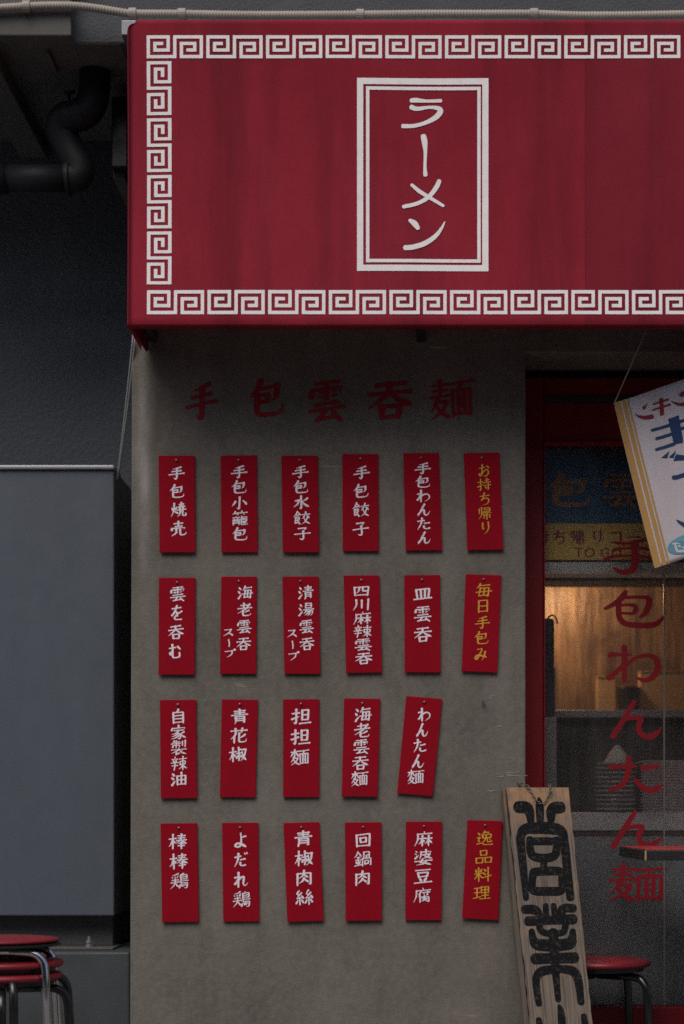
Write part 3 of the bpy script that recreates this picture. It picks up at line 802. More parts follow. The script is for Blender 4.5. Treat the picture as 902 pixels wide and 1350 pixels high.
# ------------------------------------------------------------------ menu cards
# corners TL TR BR BL and text runs (characters, top centre x, bottom centre x, top y, bottom y, width) in crop pixels at 3.758 per photo pixel
s3 = 3.758
CARDS = [
 ((200,590), ((34,40),(213,40),(217,521),(40,521)), [('手包焼売',124,134,88,440,84)], 'w', 'top row, beside the outer corner'),
 ((200,590), ((342,40),(521,38),(525,520),(346,521)), [('手包小籠包',433,438,84,465,86)], 'w', 'top row'),
 ((200,590), ((643,40),(824,40),(829,520),(650,521)), [('手包水餃子',737,747,84,462,86)], 'w', 'top row'),
 ((440,590), ((43,32),(221,32),(223,514),(45,514)), [('手包餃子',138,134,85,440,86)], 'w', 'top row'),
 ((440,590), ((345,28),(521,26),(537,510),(357,512)), [('手包わんたん',441,448,70,480,86)], 'w', 'top row'),
 ((440,590), ((645,28),(821,25),(840,507),(662,510)), [('お持ち帰り',744,752,82,430,68)], 'y', 'top row, nearest the doorway'),
 ((200,750), ((36,44),(217,44),(213,525),(35,525)), [('雲を呑む',130,116,88,445,82)], 'w', 'second row, beside the outer corner'),
 ((200,750), ((345,38),(521,38),(518,521),(339,521)), [('海老雲呑',464,456,85,405,76),('スープ',380,388,295,440,58)], 'w', 'second row'),
 ((200,750), ((648,38),(827,37),(836,521),(658,521)), [('清湯雲呑',764,770,85,405,76),('スープ',696,703,298,455,56)], 'w', 'second row'),
 ((440,750), ((49,33),(226,31),(240,514),(62,517)), [('四川麻辣雲呑',137,149,80,474,90)], 'w', 'second row'),
 ((440,750), ((350,31),(527,30),(529,514),(352,514)), [('皿雲呑',441,442,85,364,92)], 'w', 'second row'),
 ((440,750), ((655,26),(831,31),(810,515),(634,508)), [('毎日手包み',743,730,72,456,80)], 'y', 'second row, nearest the doorway'),
 ((200,910), ((41,48),(220,47),(225,535),(46,537)), [('自家製辣油',132,137,95,476,80)], 'w', 'third row, beside the outer corner'),
 ((200,910), ((348,45),(526,47),(515,532),(338,530)), [('青花椒',437,427,95,356,86)], 'w', 'third row'),
 ((200,910), ((651,45),(830,44),(830,530),(652,531)), [('担担麵',741,734,92,372,94)], 'w', 'third row'),
 ((440,910), ((52,40),(231,42),(217,529),(40,527)), [('海老雲呑麵',146,128,85,476,84)], 'w', 'third row'),
 ((440,910), ((360,28),(538,43),(491,526),(314,511)), [('わんたん麵',448,406,85,466,82)], 'w', 'third row, hanging crooked'),
 ((200,1075), ((44,40),(225,38),(234,527),(53,531)), [('棒棒鶏',130,138,92,364,90)], 'w', 'bottom row, beside the outer corner'),
 ((200,1075), ((349,37),(528,36),(533,525),(355,527)), [('よだれ鶏',442,446,84,456,88)], 'w', 'bottom row'),
 ((200,1075), ((653,38),(831,33),(852,522),(673,529)), [('青椒肉絲',752,757,78,446,90)], 'w', 'bottom row'),
 ((440,1075), ((56,35),(236,34),(239,521),(60,523)), [('回鍋肉',146,143,85,349,86)], 'w', 'bottom row'),
 ((440,1075), ((358,31),(537,30),(533,520),(355,520)), [('麻婆豆腐',446,440,78,432,90)], 'w', 'bottom row'),
 ((440,1075), ((663,23),(837,28),(815,519),(636,510)), [('逸品料理',748,733,78,420,84)], 'y', 'bottom row, next to the wooden board'),
]
TH = 0.0055
nail_mesh = None
for ci, (og, cs, texts, colr, where) in enumerate(CARDS):
    px = [(og[0]+x/s3, og[1]+y/s3) for x, y in cs]
    cx, cy = sum(p[0] for p in px)/4, sum(p[1] for p in px)/4
    yf = -0.002-TH
    txt = ' and '.join(t[0] for t in texts)
    cname = 'white' if colr == 'w' else 'yellow'
    root = thing('menu_card', 'red menu card lettered %s in %s brush writing, %s' % (txt, cname, where), 'menu card', P(cx, cy, -0.002), 'red menu cards nailed to the cement wall')
    q = [P(x, y, yf) for x, y in px]
    tw = random.Random(ci).uniform(0.001, 0.004)
    poly = [q[3]-Vector((0,tw,0)), q[2]-Vector((0,tw,0)), q[1], q[0]]      # the lower edge stands slightly off the wall
    mb = MB(); mb.prism(poly, (0, TH, 0)); b = mb.build('board', M['card'], root, bevel=0.0008, segs=1)
    ctr = P(cx, cy, yf)
    zt, zb = q[0].z, q[3].z
    def to3(x, y, off, og=og, zt=zt, zb=zb, tw=tw):
        p = P(og[0]+x/s3, og[1]+y/s3, yf); k = (zt-p.z)/(zt-zb)
        return p+Vector((0, -off-tw*k, 0))
    mb = MB()
    for chars, xt, xb_, y0, y1, wd in texts:
        n = len(chars); cell = (y1-y0)/n
        hgt = min(cell*(0.84 if n <= 4 else 0.93), wd*0.95)
        for k, ch in enumerate(chars):
            yc_ = y0+hgt/2+(y1-y0-hgt)*k/max(1, n-1); xc = xt+(xb_-xt)*k/max(1, n-1)
            kana = ch in 'わんたおちりをむスープみよだれ'
            ww = wd*(0.82 if kana and len(chars) > 3 else 1)
            hh = hgt
            if ch == 'ー': ww = wd*0.8
            write(mb, ch, xc-ww/2, yc_-hh/2, xc+ww/2, yc_+hh/2, (10.8 if colr == 'w' else 9.3)*(1.12 if kana else 1), to3, seed=ci*10+k, base=0.0004, tilt=0.075)
    mb.build('lettering', M['card_white'] if colr == 'w' else M['card_yellow'], root)
    nx, ny = (px[0][0]+px[1][0])/2, (px[0][1]+px[1][1])/2+6.3
    c = P(nx, ny, yf); mb = MB(); mb.tube([c+Vector((0,TH*0.5,0)), c-Vector((0,0.0025,0)), c-Vector((0,0.0042,0))], 0.0035, 12, True, [0.0036,0.0036,0.0022])
    mb.build('nail', M['nail'], root, smooth=True)
c = P(637, 926, 0); mb = MB(); mb.tube([c+Vector((0,0.01,0)), c-Vector((0,0.010,0))], 0.0022, 10); mb.tube([c-Vector((0,0.010,0)), c-Vector((0,0.013,0))], 0.0048, 12)
tag(mb.build('nail', M['nail'], loc=c), 'bare steel nail left in the wall beside the crooked card', 'nail')

# ------------------------------------------------------------------ electrical cabinet on its concrete base
YC = 0.15
cb = thing('metal_cabinet', 'large blue grey sheet metal cabinet standing on a concrete base', 'cabinet', P(75, 1207, YC))
MB().box(-2.3, X(150, YC), YC+0.02, YW-0.006, Z(1207, YC), Z(616.5, YC)).build('body', M['cabinet'], cb, bevel=0.003)
MB().box(-2.3, X(150.5, YC), YC, YC+0.018, Z(1207, YC)-0.001, Z(619, YC)).build('door', M['cabinet'], cb, bevel=0.004)
MB().box(-2.3, X(151.5, YC), YC-0.010, YC+0.12, Z(619.4, YC), Z(613.5, YC)).build('top_lip', M['lip_highlight'], cb, bevel=0.0045, segs=4)
zb0 = Z(1255, 0.05)
MB().box(-2.3, X(149, 0.22), 0.22, YW-0.01, zb0+0.006, Z(1207, YC)-0.002).build('plinth', M['cabinet_dark'], cb, bevel=0.002)
MB().box(-2.3, X(149, 0.12), 0.12, 0.30, zb0+0.001, zb0+0.006).build('base_flange', M['cabinet_dark'], cb, bevel=0.001)
c = P(117, 1250, 0.16); mb = MB()
mb.tube([Vector((c.x, 0.17, zb0+0.006)), Vector((c.x, 0.17, zb0+0.034))], 0.0045, 10)
for zz in (0.006, 0.016): mb.tube([Vector((c.x, 0.17, zb0+zz)), Vector((c.x, 0.17, zb0+zz+0.008))], 0.0095, 6)
mb.tube([Vector((c.x, 0.17, zb0+0.006)), Vector((c.x, 0.17, zb0+0.0075))], 0.0125, 16)
mb.build('anchor_bolt', M['alu'], cb)
mb = MB(); mb.box(-2.4, X(171.3, 0.05), 0.05, YW-0.003, 0, zb0)
tag(mb.build('concrete_block', M['base'], bevel=0.006), 'dark bluish concrete base block under the metal cabinet', 'base')

# ------------------------------------------------------------------ doorway: frame, glass, lettering
YF, YG = 0.18, 0.215
dr = thing('sliding_door', 'dark red framed shop door with glass lettered 手包わんたん麺', 'door', P(800, 1400, YF))
xf0 = xr+0.002; xf1 = xe
fr = MB()
zt_open, zt_frame = Z(583, YF), Z(497.5, YF)
fr.box(xf0, X(716.5, YF), YF, YF+0.06, 0.0, zt_frame)
fr.box(X(716.5, YF)+0.0005, xf1, YF+0.002, YF+0.06, zt_open+0.002, Z(530, YF))
fr.box(X(716.5, YF)+0.0005, xf1, YF, YF+0.06, Z(521.5, YF), zt_frame-0.0005)
fr.box(X(716.5, YF)+0.0005, xf1, YF, YF+0.06, 0.0, Z(1328, YF))
fr.build('frame', M['red_frame'], dr, bevel=0.003)
mb = MB(); mb.box(X(717, YF), xf1, YF-0.004, YF+0.03, Z(530, YF), Z(522, YF)); mb.build('track', M['trackdark'], dr, bevel=0.001)
mb = MB(); mb.box(X(716.5,YF)+0.001, X(718.6, YF), YF-0.003, YG+0.01, Z(1327,YF), zt_open); mb.box(X(718.6,YF), xf1, YF-0.003, YG+0.01, zt_open-0.004, zt_open+0.002)
mb.build('bead', M['red_bead'], dr)
mb = MB(); mb.box(X(718, YG), xf1, YG, YG+0.004, Z(1329, YG), zt_open+0.001); mb.build('glass', M['glass'], dr)
mb = MB(); mb.box(X(874.3, YG), X(876.2, YG), YG-0.009, YG-0.001, Z(1326, YG), zt_open-0.006)
mb.build('pane_edge', basic('pane_edge', (0.13, 0.125, 0.125), 0.35, 0, 0.4, 9, 0, 0, 0.5, (1,1,0.2)), dr)
gm = MB()
def z6(x, y, off): p = P(780+x/6.75, 700+y/6.75, YG); return p-Vector((0, off, 0))
def z7(x, y, off): p = P(780+x/4.22, 880+y/4.22, YG); return p-Vector((0, off, 0))
k = 0
for fn, lst in ((z6, [
    [(200,98,10),(230,108,18),(300,114,20),(380,102,22),(470,80,26)],
    [(200,172,26),(240,158,22),(340,152,18),(440,154,22),(505,164,24)],
    [(112,256,16),(150,240,24),(220,226,22),(340,220,20),(450,226,24),(535,244,26)],
    [(386,105,56),(386,220,56),(386,290,55),(360,345,48),(310,368,38),(250,362,30),(195,326,14)],
    [(305,540,30),(285,575,44),(225,635,40),(160,672,28),(120,690,24)],
    [(300,592,22),(380,590,24),(470,590,26),(503,600,38),(512,640,46),(490,710,44),(455,752,30),(425,770,14)],
    [(255,662,16),(320,658,20),(375,662,28),(392,685,38),(388,715,38),(360,734,22),(262,730,16)],
    [(243,640,40),(240,700,40),(246,765,40),(290,820,40),(380,838,40),(480,842,42),(560,832,42),(610,800,30),(638,758,8)],
    [(160,1108,36),(185,1102,36),(240,1100,22),(310,1098,20),(360,1097,6)],
    [(292,1034,42),(292,1120,44),(292,1240,40),(292,1335,38)],
    [(305,1150,20),(280,1195,30),(220,1255,36),(152,1308,42)],
    [(300,1205,22),(360,1150,26),(430,1118,28),(505,1108,30),(565,1135,40),(590,1190,46),(578,1255,46),(535,1308,40),(480,1328,34),(430,1318,24),(394,1298,6)]]),
  (z7, [
    [(236,192,20),(205,245,24),(165,310,24),(118,385,26)],
    [(165,300,14),(205,285,16),(252,278,22),(272,288,26),(262,325,24),(268,360,24),(300,384,26),(340,382,26),(368,360,18),(386,332,5)],
    [(108,552,22),(160,552,18),(210,550,18),(250,551,8)],
    [(205,502,26),(206,560,26),(192,620,24),(158,662,22),(104,680,16)],
    [(282,560,24),(320,555,20),(372,550,16)],
    [(238,620,10),(258,640,20),(285,668,26),(330,682,26),(370,672,20),(398,646,5)],
    [(242,804,20),(212,850,24),(165,925,24),(120,995,26)],
    [(165,905,14),(210,890,18),(262,884,22),(282,894,24),(262,930,24),(268,965,24),(300,985,24),(340,982,24),(370,965,16),(390,944,5)]])):
    for s_ in lst: ribbon(gm, [(x, y, wd*1.2+(3 if fn is z6 else 2)) for x, y, wd in wline(s_)], fn, 0.0006+0.00006*k); k += 1
write(gm, '麺', 802, 1141, 877, 1190, 11.5, lambda x, y, off: P(x, y, YG)-Vector((0, off, 0)), 1, 0.002)
gm.build('glass_lettering', M['glass_red'], dr)

# ------------------------------------------------------------------ behind the glass
YS = 0.27
sg = thing('takeout_sign', 'blue and yellow takeaway sign hung inside the glass, reading 持ち帰りコー TO GO', 'sign', P(800, 700, YS))
MB().box(X(700,YS), xf1-0.02, YS, YS+0.012, Z(690,YS), Z(599,YS)).build('blue_panel', M['s_blue'], sg)
MB().box(X(700,YS), xf1-0.02, YS-0.001, YS+0.012, Z(738,YS), Z(690.3,YS)).build('yellow_panel', M['s_yellow'], sg)
t3 = lambda x, y, off: P(x, y, YS-0.001)-Vector((0, off, 0))
mb = MB(); write(mb, '包', 716, 624, 784, 670, 14, t3, 5); write(mb, '雲', 794, 624, 846, 670, 11, t3, 6); write(mb, '呑', 858, 624, 908, 670, 11, t3, 7)
mb.build('lettering', M['s_orange'], sg)
mb = MB()
for ch, x0, x1 in (('持',704,724),('ち',728,746),('帰',752,772),('り',779,796),('コ',803,822),('ー横',826,846),('ー横',870,890)):
    write(mb, ch, x0, 699, x1, 718, 13, t3, 8)
mb.build('small_lettering', M['s_red'], sg); mb = MB()
for ch, x0, x1 in (('T',757,769),('O',771,784),('G',792,804),('O',806,819)): write(mb, ch, x0, 722, x1, 735, 15, t3, 9)
mb.build('latin_lettering', M['s_red'], sg)
MB().box(X(700,YS), xf1-0.01, YS, YS+0.03, Z(598,YS), 2.05).build('hanger_strip', M['inside'], sg)
sh = MB(); sh.box(X(700,0.26), xf1-0.01, 0.26, 0.34, Z(757,0.26), Z(741,0.26))
tag(sh.build('ledge', M['shelf'], bevel=0.002), 'pale ledge board behind the glass just under the takeaway sign', 'ledge')
pel = MB(); pel.box(RX0, RX1-0.002, 0.45, 0.60, Z(766,0.45), RZ1)
tag(pel.build('kitchen_hood', M['cabinet_dark'], bevel=0.004), 'dark hood above the warm lit kitchen behind the glass', 'hood')
# warm lit wood panel and its lamp
pn = MB(); pn.box(RX0+0.01, X(960,1.15), 1.15, 1.18, 0.75, RZ1-0.01)
tag(pn.build('wood_panel', M['panel'], bevel=0.002), 'warm brown wood panel glowing in lamplight behind the shop glass', 'panel')
LP = P(728, 752, 0.93)
lp = thing('pendant_lamp', 'warm lamp glowing behind the dark hood inside the shop', 'lamp', LP)
mb = MB(); mb.lathe(LP+Vector((0,0,-0.03)), [(0.004,-0.002),(0.02,0.004),(0.028,0.02),(0.024,0.04),(0.012,0.055)], 20); mb.build('bulb', M['glow'], lp, smooth=True)
mb = MB(); mb.tube([LP+Vector((0,0,0.02)), LP+Vector((0,0,0.07))], 0.016, 14); mb.tube([LP+Vector((0,0,0.07)), Vector((LP.x, LP.y, RZ1))], 0.003, 6); mb.build('socket', M['black'], lp)
pl = bpy.data.lights.new('lamp_light', 'POINT'); pl.energy = 3.7; pl.color = (1, 0.56, 0.27); pl.shadow_soft_size = 0.03
plo = bpy.data.objects.new('lamp_light', pl); COL.objects.link(plo); plo.parent = lp; plo.location = (0, 0, -0.045)
# counter, cartons, tall case
ct = thing('kitchen_counter', 'dull steel counter standing in the kitchen behind the glass', 'counter', P(800, 1000, 0.7))
MB().box(RX0+0.02, xf1, 0.62, 1.05, Z(946,0.62), Z(936,0.62)).build('worktop', M['steel'], ct, bevel=0.003)
MB().box(RX0+0.04, xf1-0.02, 0.66, 1.03, 0.03, Z(946,0.62)-0.001).build('front', M['inside'], ct)
zc = Z(936, 0.62)
for x0, x1, yt, lab in ((788,812,893,'small beige carton on the counter beside a dark cup'), (844,915,886,'wide beige carton on the counter behind the red わ')):
    r0 = thing('carton', lab, 'carton', (X((x0+x1)/2, 1.0), 1.02, zc), 'beige cartons on the kitchen counter')
    MB().box(X(x0,1.0), X(x1,1.0), 1.0, 1.06, zc+0.0005, Z(yt,1.0)).build('box', M['carton'], r0, bevel=0.002)
    MB().box(X(x0,1.0)-0.001, X(x1,1.0)+0.001, 0.998, 1.03, Z(yt,1.0)+0.0005, Z(yt,1.0)+0.004).build('flap', M['carton'], r0)
mb = MB(); c = Vector((X(828,1.0), 1.0, zc+0.0005)); mb.lathe(c, [(0.026,0),(0.030,0.01),(0.038,0.09),(0.039,0.093),(0.036,0.093)], 28)
tag(mb.build('cup', M['trackdark'], loc=c, smooth=True), 'dark tapered cup between the two cartons on the counter', 'cup')
tc = thing('tall_case', 'tall narrow black case with a steel edge inside the glass by the door jamb', 'case', (X(715,0.34), 0.4, 0.62))
MB().box(X(700,0.34), X(731,0.34), 0.34, 0.44, Z(945,0.34), Z(815,0.34)).build('body', M['black'], tc, bevel=0.008)
MB().tube(smoothpath([P(722,815,0.37), P(728,811,0.37), P(733,815,0.37), P(735,823,0.37)], 6), 0.0026, 10).build('handle', M['black'], tc, smooth=True)
MB().box(X(731,0.345)+0.0005, X(732.4,0.345), 0.345, 0.37, Z(944,0.34), Z(880,0.34)).build('steel_edge', M['chrome'], tc)
MB().box(X(700,0.33), X(734,0.33), 0.33, 0.46, Z(1100,0.33), Z(945.5,0.33)).build('stand', M['steel'], tc, bevel=0.003)
# serving shelf, front panel
sv = thing('serving_shelf', 'grey steel serving shelf with dull front panel behind the door glass', 'shelf', P(800, 1200, 0.32))
zs = Z(1071, 0.31)
MB().box(X(735,0.31), xf1-0.01, 0.31, 0.56, Z(1095,0.31), zs).build('shelf_board', M['shelf'], sv, bevel=0.002)
MB().box(X(700,0.32), xf1-0.012, 0.325, 0.345, 0.021, Z(1101,0.32)).build('front_panel', M['steel'], sv)
MB().box(X(735,0.315), xf1-0.011, 0.318, 0.33, Z(1100.5,0.315), Z(1095.5,0.315)).build('rusty_lip', basic('rusty_lip', (0.16,0.07,0.05), 0.7, 0, 0.6, 30), sv)
# plates
def plate_profile(r): return [(r*0.5,0),(r*0.55,0.002),(r*0.92,0.008),(r,0.0105),(r,0.0125),(r*0.9,0.0112),(r*0.5,0.0045)]
pc = Vector((X(812,0.42), 0.42, zs+0.0005)); rr = 27.5*ss(0.42)
proto = None
for k in range(11):
    if proto is None:
        mb = MB(); mb.lathe(pc, plate_profile(rr), 40); proto = mb.build('plate', M['plate'], loc=pc, smooth=True)
        o = proto
    else:
        o = proto.copy(); COL.objects.link(o)
    o.location = pc+Vector((random.uniform(-.0025,.0025), random.uniform(-.002,.002), 0.0128*k))
    tag(o, 'white plate in the stack under the pale paper cone, behind the glass', 'plate', 'white plates stacked on the serving shelf')
ptop = pc+Vector((0,0,0.0128*10+0.0128))
mb = MB(); mb.lathe(ptop+Vector((0.004,0,0)), [(0.039,0),(0.040,0.002),(0.022,0.032),(0.006,0.05),(0.001,0.052)], 28)
tag(mb.build('paper_cone', M['plate'], loc=ptop), 'pale paper cone lying on top of the stacked white plates', 'paper cone')
proto = None
for k in range(18):
    if proto is None:
        c = Vector((X(880,0.42), 0.42, zs+0.0005)); mb = MB(); mb.box(c.x-39*ss(.42), c.x+39*ss(.42), 0.36, 0.48, c.z, c.z+0.0035); mb.box(c.x-36*ss(.42), c.x+36*ss(.42), 0.362, 0.478, c.z+0.0035, c.z+0.0075)
        proto = o = mb.build('tray', M['tray'], loc=c, bevel=0.0007, segs=1)
    else:
        o = proto.copy(); COL.objects.link(o)
    o.location = c+Vector((random.uniform(-.001,.001), 0, 0.0082*k))
    tag(o, 'thin grey tray in the tall stack on the serving shelf behind the glass', 'tray', 'grey trays stacked on the serving shelf')

# ------------------------------------------------------------------ hanging banner
YB = -0.10
A0 = Vector((809.5, 530.5)); ex = Vector((93, -30.5)).normalized(); ey = Vector((55, 218)).normalized()
LH, LW = 224.5, 330.0
def ban(u, v, off=0.0):
    q = A0+ex*u+ey*v
    yy = YB+0.016*math.sin(u/40+0.6+v/260)*(0.4+v/LH)+0.005*math.sin(u/17+v/60)
    return P(q.x, q.y, YB)+Vector((0, yy-YB-off, 0))
det = ex.x*ey.y-ex.y*ey.x
def b3(x, y, off):
    dx, dy = x-A0.x, y-A0.y
    u = (dx*ey.y-dy*ey.x)/det; v = (ex.x*dy-ex.y*dx)/det
    return ban(u, v, off)
bn = thing('cloth_banner', 'white cloth banner with yellow edge stripes hung crooked by a string', 'banner', ban(LW/2, LH/2))
def sheet(mb, u0, u1, v0, v1, off, nu=40, nv=24):
    vs = [ban(u0+(u1-u0)*i/nu, v0+(v1-v0)*j/nv, off) for j in range(nv+1) for i in range(nu+1)]
    mb.add(vs, [(j*(nu+1)+i, (j+1)*(nu+1)+i, (j+1)*(nu+1)+i+1, j*(nu+1)+i+1) for j in range(nv) for i in range(nu)])
mb = MB(); sheet(mb, 0, LW, 0, LH, 0.0, 80, 40); o = mb.build('cloth', M['cloth'], bn, smooth=True)
so_ = o.modifiers.new('thick', 'SOLIDIFY'); so_.thickness = 0.0012; so_.offset = 0
mb = MB(); sheet(mb, 0.15, 8.9, 0.15, LH-0.15, 0.0018, 4, 40); sheet(mb, 11.2, 16.5, 0.15, LH-0.15, 0.0018, 3, 40); sheet(mb, 18.4, 20.8, 0.15, LH-0.15, 0.0018, 2, 40)
mb.build('yellow_stripe', M['b_yellow'], bn, smooth=True)
def zA(x, y): return (810+x/9.8, 490+y/9.8)
def zB(x, y): return (790+x/8.05, 620+y/8.05)
def polys(name, mat, plist, slist, off=0.0019):
    mb = MB(); k = 0
    for fn, pts in plist:
        mb.add([b3(*fn(x, y), off+0.00006*k) for x, y in pts], [list(range(len(pts)))[::-1]]); k += 1
    for fn, pts in slist:
        sc = 9.8 if fn is zA else 8.05
        ln = [(*fn(x, y), wd/sc) for x, y, wd in wline(pts)]
        ribbon(mb, ln, b3, off+0.00006*k); k += 1
    return mb.build(name, mat, bn)
polys('red_lettering', M['b_red'], [(zA, [(443,402),(362,452),(378,470),(392,487)]), (zA, [(580,345),(628,334),(645,555),(592,568)]), (zA, [(830,300),(868,262),(960,245),(960,300),(862,332)])],
      [(zA, [(275,535,6),(330,566,30),(400,582,45),(470,575,55),(492,572,56)]), (zA, [(505,415,20),(600,388,20),(692,360,24)]), (zA, [(498,488,18),(600,458,24),(722,425,24)]), (zA, [(738,384,6),(790,410,25),(850,424,38),(960,420,50)])])
polys('blue_lettering', M['b_blue'], [(zA, [(695,612),(830,565),(885,860),(887,918),(770,938)]), (zA, [(612,1105),(715,1020),(685,1115)]), (zA, [(705,1105),(795,1018),(770,1110)]), (zA, [(800,1065),(900,1080),(1100,1050),(1100,1110),(902,1140),(765,1150)])],
      [(zA, [(490,748,34),(600,722,36),(712,690,38)]), (zA, [(845,645,36),(960,612,36)]), (zA, [(545,858,34),(640,834,36),(745,803,38)]), (zA, [(870,735,34),(960,705,34)]), (zA, [(545,998,34),(650,970,36),(775,930,40)]),
       (zB, [(790,72,42),(840,66,40),(930,36,40)]), (zB, [(826,520,8),(870,552,30),(940,590,50)])])
el = []
for k in range(40):
    a = 2*math.pi*k/40; ca, sa = math.cos(a)*215, -math.sin(a)*98; t = R(-17)
    el.append((940+ca*math.cos(t)-sa*math.sin(t), 772+ca*math.sin(t)+sa*math.cos(t)))
polys('oval_mark', M['b_sky'], [(zB, el[::-1])], [], 0.0019)
polys('oval_lettering', M['b_white'], [], [(zB, [(785,775,16),(840,765,22),(930,735,22)]), (zB, [(815,790,24),(825,830,24),(845,852,24),(930,846,24)]), (zB, [(856,770,18),(880,768,18),(930,755,18)]), (zB, [(850,800,20),(866,799,20)]), (zB, [(890,815,14),(930,808,14)])], 0.0024)
mb = MB(); mb.tube([ban(0.6, 0.8, 0.001), P(862, 428, YB-0.06)+Vector((0,0,0.03))], 0.0016, 8)
tag(mb.build('hanging_string', M['cord'], loc=P(840, 480, YB), smooth=True), 'thin pale string from the awning down to the banner corner', 'string')
mb = MB(); e2 = ban(LW-1, 1, 0.001); mb.tube([e2, Vector((e2.x+0.02, YB-0.06, za0+0.04))], 0.0016, 8)
tag(mb.build('hanging_string', M['cord'], loc=e2, smooth=True), 'second string holding up the far end of the banner', 'string')

# ------------------------------------------------------------------ table in front of the door
tb = thing('side_table', 'small red topped table with thick black edge outside the door', 'table', (X(1000, -0.3), -0.22, 0))
yt0 = -0.5; zt_ = Z(1120, yt0); tz0 = Z(1134.5, yt0)
tx0, tx1, yt1 = X(851, yt0), X(851, yt0)+0.70, 0.04
MB().box(tx0, tx1, yt0, yt1, tz0, zt_-0.0015).build('edge_board', M['table_edge'], tb, bevel=0.0015)
MB().box(tx0+0.001, tx1-0.001, yt0+0.001, yt1-0.001, zt_-0.001, zt_+0.0012).build('red_top', M['table_red'], tb, bevel=0.0008)
MB().box(tx0-0.0012, tx0+0.0022, yt0-0.0012, yt0+0.002, tz0+0.001, zt_-0.002).build('edge_joint', M['ply'], tb)
mb = MB(); cx_ = (tx0+tx1)/2+0.04; cy_ = (yt0+yt1)/2
mb.tube([(cx_, cy_, 0.02), (cx_, cy_, tz0-0.001)], 0.028, 18); mb.build('post', M['blacktube'], tb, smooth=True)
mb = MB(); mb.lathe((cx_, cy_, 0), [(0.2,0.001),(0.205,0.01),(0.18,0.02),(0.05,0.032),(0.03,0.04)], 40); mb.build('foot', M['blacktube'], tb, smooth=True)

# ------------------------------------------------------------------ stools
def make_stool(name, label, legmat, rot, group, thin=False):
    """local coordinates, seat top at z = 0.452"""
    t = thing(name, label, 'stool', (0,0,0), group)
    mb = MB(); mb.lathe((0,0,0), [(0.120,0.4375),(0.1415,0.4385),(0.1445,0.441),(0.145,0.444),(0.142,0.4465),(0.11,0.4495),(0.05,0.451),(0.005,0.451)] if thin else [(0.120,0.4315),(0.140,0.4325),(0.1455,0.4365),(0.1465,0.4415),(0.144,0.447),(0.138,0.4495),(0.11,0.4515),(0.05,0.4525),(0.005,0.4525)], 64)
    mb.build('seat', M['vinyl'], t, smooth=True)
    mb = MB(); mb.lathe((0,0,0), [(0.105,0.4285),(0.150,0.4300),(0.1505,0.436),(0.105,0.4372)] if thin else [(0.105,0.421),(0.126,0.421),(0.128,0.431),(0.105,0.4312)], 48); mb.build('seat_ring', M['black'], t, smooth=False)
    for k in range(4):
        a = rot+k*math.pi/2; c, s_ = math.cos(a), math.sin(a)
        pts = bendpath([Vector((0.0, 0.092*(1 if k in (1,2) else -1), 0.418)), Vector((0.120*(1 if k < 2 else -1), 0.092*(1 if k in (1,2) else -1), 0.418)), Vector((0.142*(1 if k < 2 else -1), 0.125*(1 if k in (1,2) else -1), 0.004))], 0.045, 10) if thin else bendpath([Vector((0.012*c, 0.012*s_, 0.409)), Vector((0.156*c, 0.156*s_, 0.409)), Vector((0.185*c, 0.185*s_, 0.004))], 0.045, 10)
        mb = MB(); mb.tube(pts, 0.0105, 14); lg = mb.build('leg', legmat, t, smooth=True)
        mb = MB(); mb.tube([pts[-1]+Vector((0,0,0.018)), pts[-1]-Vector((0,0,0.004))], 0.0128, 14); mb.build('foot_cap', M['black'], lg, smooth=True)
    return t
GS = 'round red stools'
YS_ = -0.40; sx_ = X(2, YS_)
sA = make_stool('round_stool', 'red stool with black legs, lowest in the stack beside the cabinet', M['blacktube'], R(12), GS)
sA.location = (sx_, YS_, 0)
sB = copy_tree(sA); sB['label'] = 'red stool with black legs, middle of the stack beside the cabinet'; sB.rotation_euler.z = R(9); sB.location = (sx_+0.002, YS_+0.004, 0.030)
sC = make_stool('round_stool', 'red stool with chrome legs, topmost of the stack beside the cabinet', M['chrome'], 0, GS, True); sC.location = (sx_-0.006, YS_-0.006, 0.085); sC.rotation_euler.z = R(4)
sD = copy_tree(sA); sD['label'] = 'red stool with black legs beside the wooden sign board'; sD.rotation_euler.z = R(-51)
sD.location = (X(785, 0.02), 0.015, 0)

# ------------------------------------------------------------------ leaning wooden board
KY, YT = 0.40, -0.035
ztop = Z(1038, YT)
def bd(px, py, off=0.0):
    dx, dz = (px-VX)/F, (VY-py)/F
    t = (D+YT-KY*(ztop-H))/(1-KY*dz)
    n = Vector((0, -1, KY)).normalized()          # towards the street
    return Vector((dx*t, t-D, H+dz*t))+n*off
yb_ = 1546
def edge(x0, x1, py): return x0+(x1-x0)*(py-1038)/312
wb = thing('wooden_board', 'weathered wooden board with black seal characters 営業 leaning by the door', 'sign board', bd(750, yb_))
wb.location.z = 0
Lf = [bd(edge(668,700,y), y) for y in (1038, yb_)]; Rt = [bd(edge(750,781,y), y) for y in (1038, yb_)]
Lb = [bd(edge(667.0,699.0,y), y, -0.001) for y in (1038, yb_)]
nb = Vector((0, 1, -KY)).normalized()*0.026
prof_t = [Lb[0], Lf[0], Rt[0], Rt[0]+nb, Lf[0]+nb, Lb[0]+nb*0.8]
prof_b = [Lb[1], Lf[1], Rt[1], Rt[1]+nb, Lf[1]+nb, Lb[1]+nb*0.8]
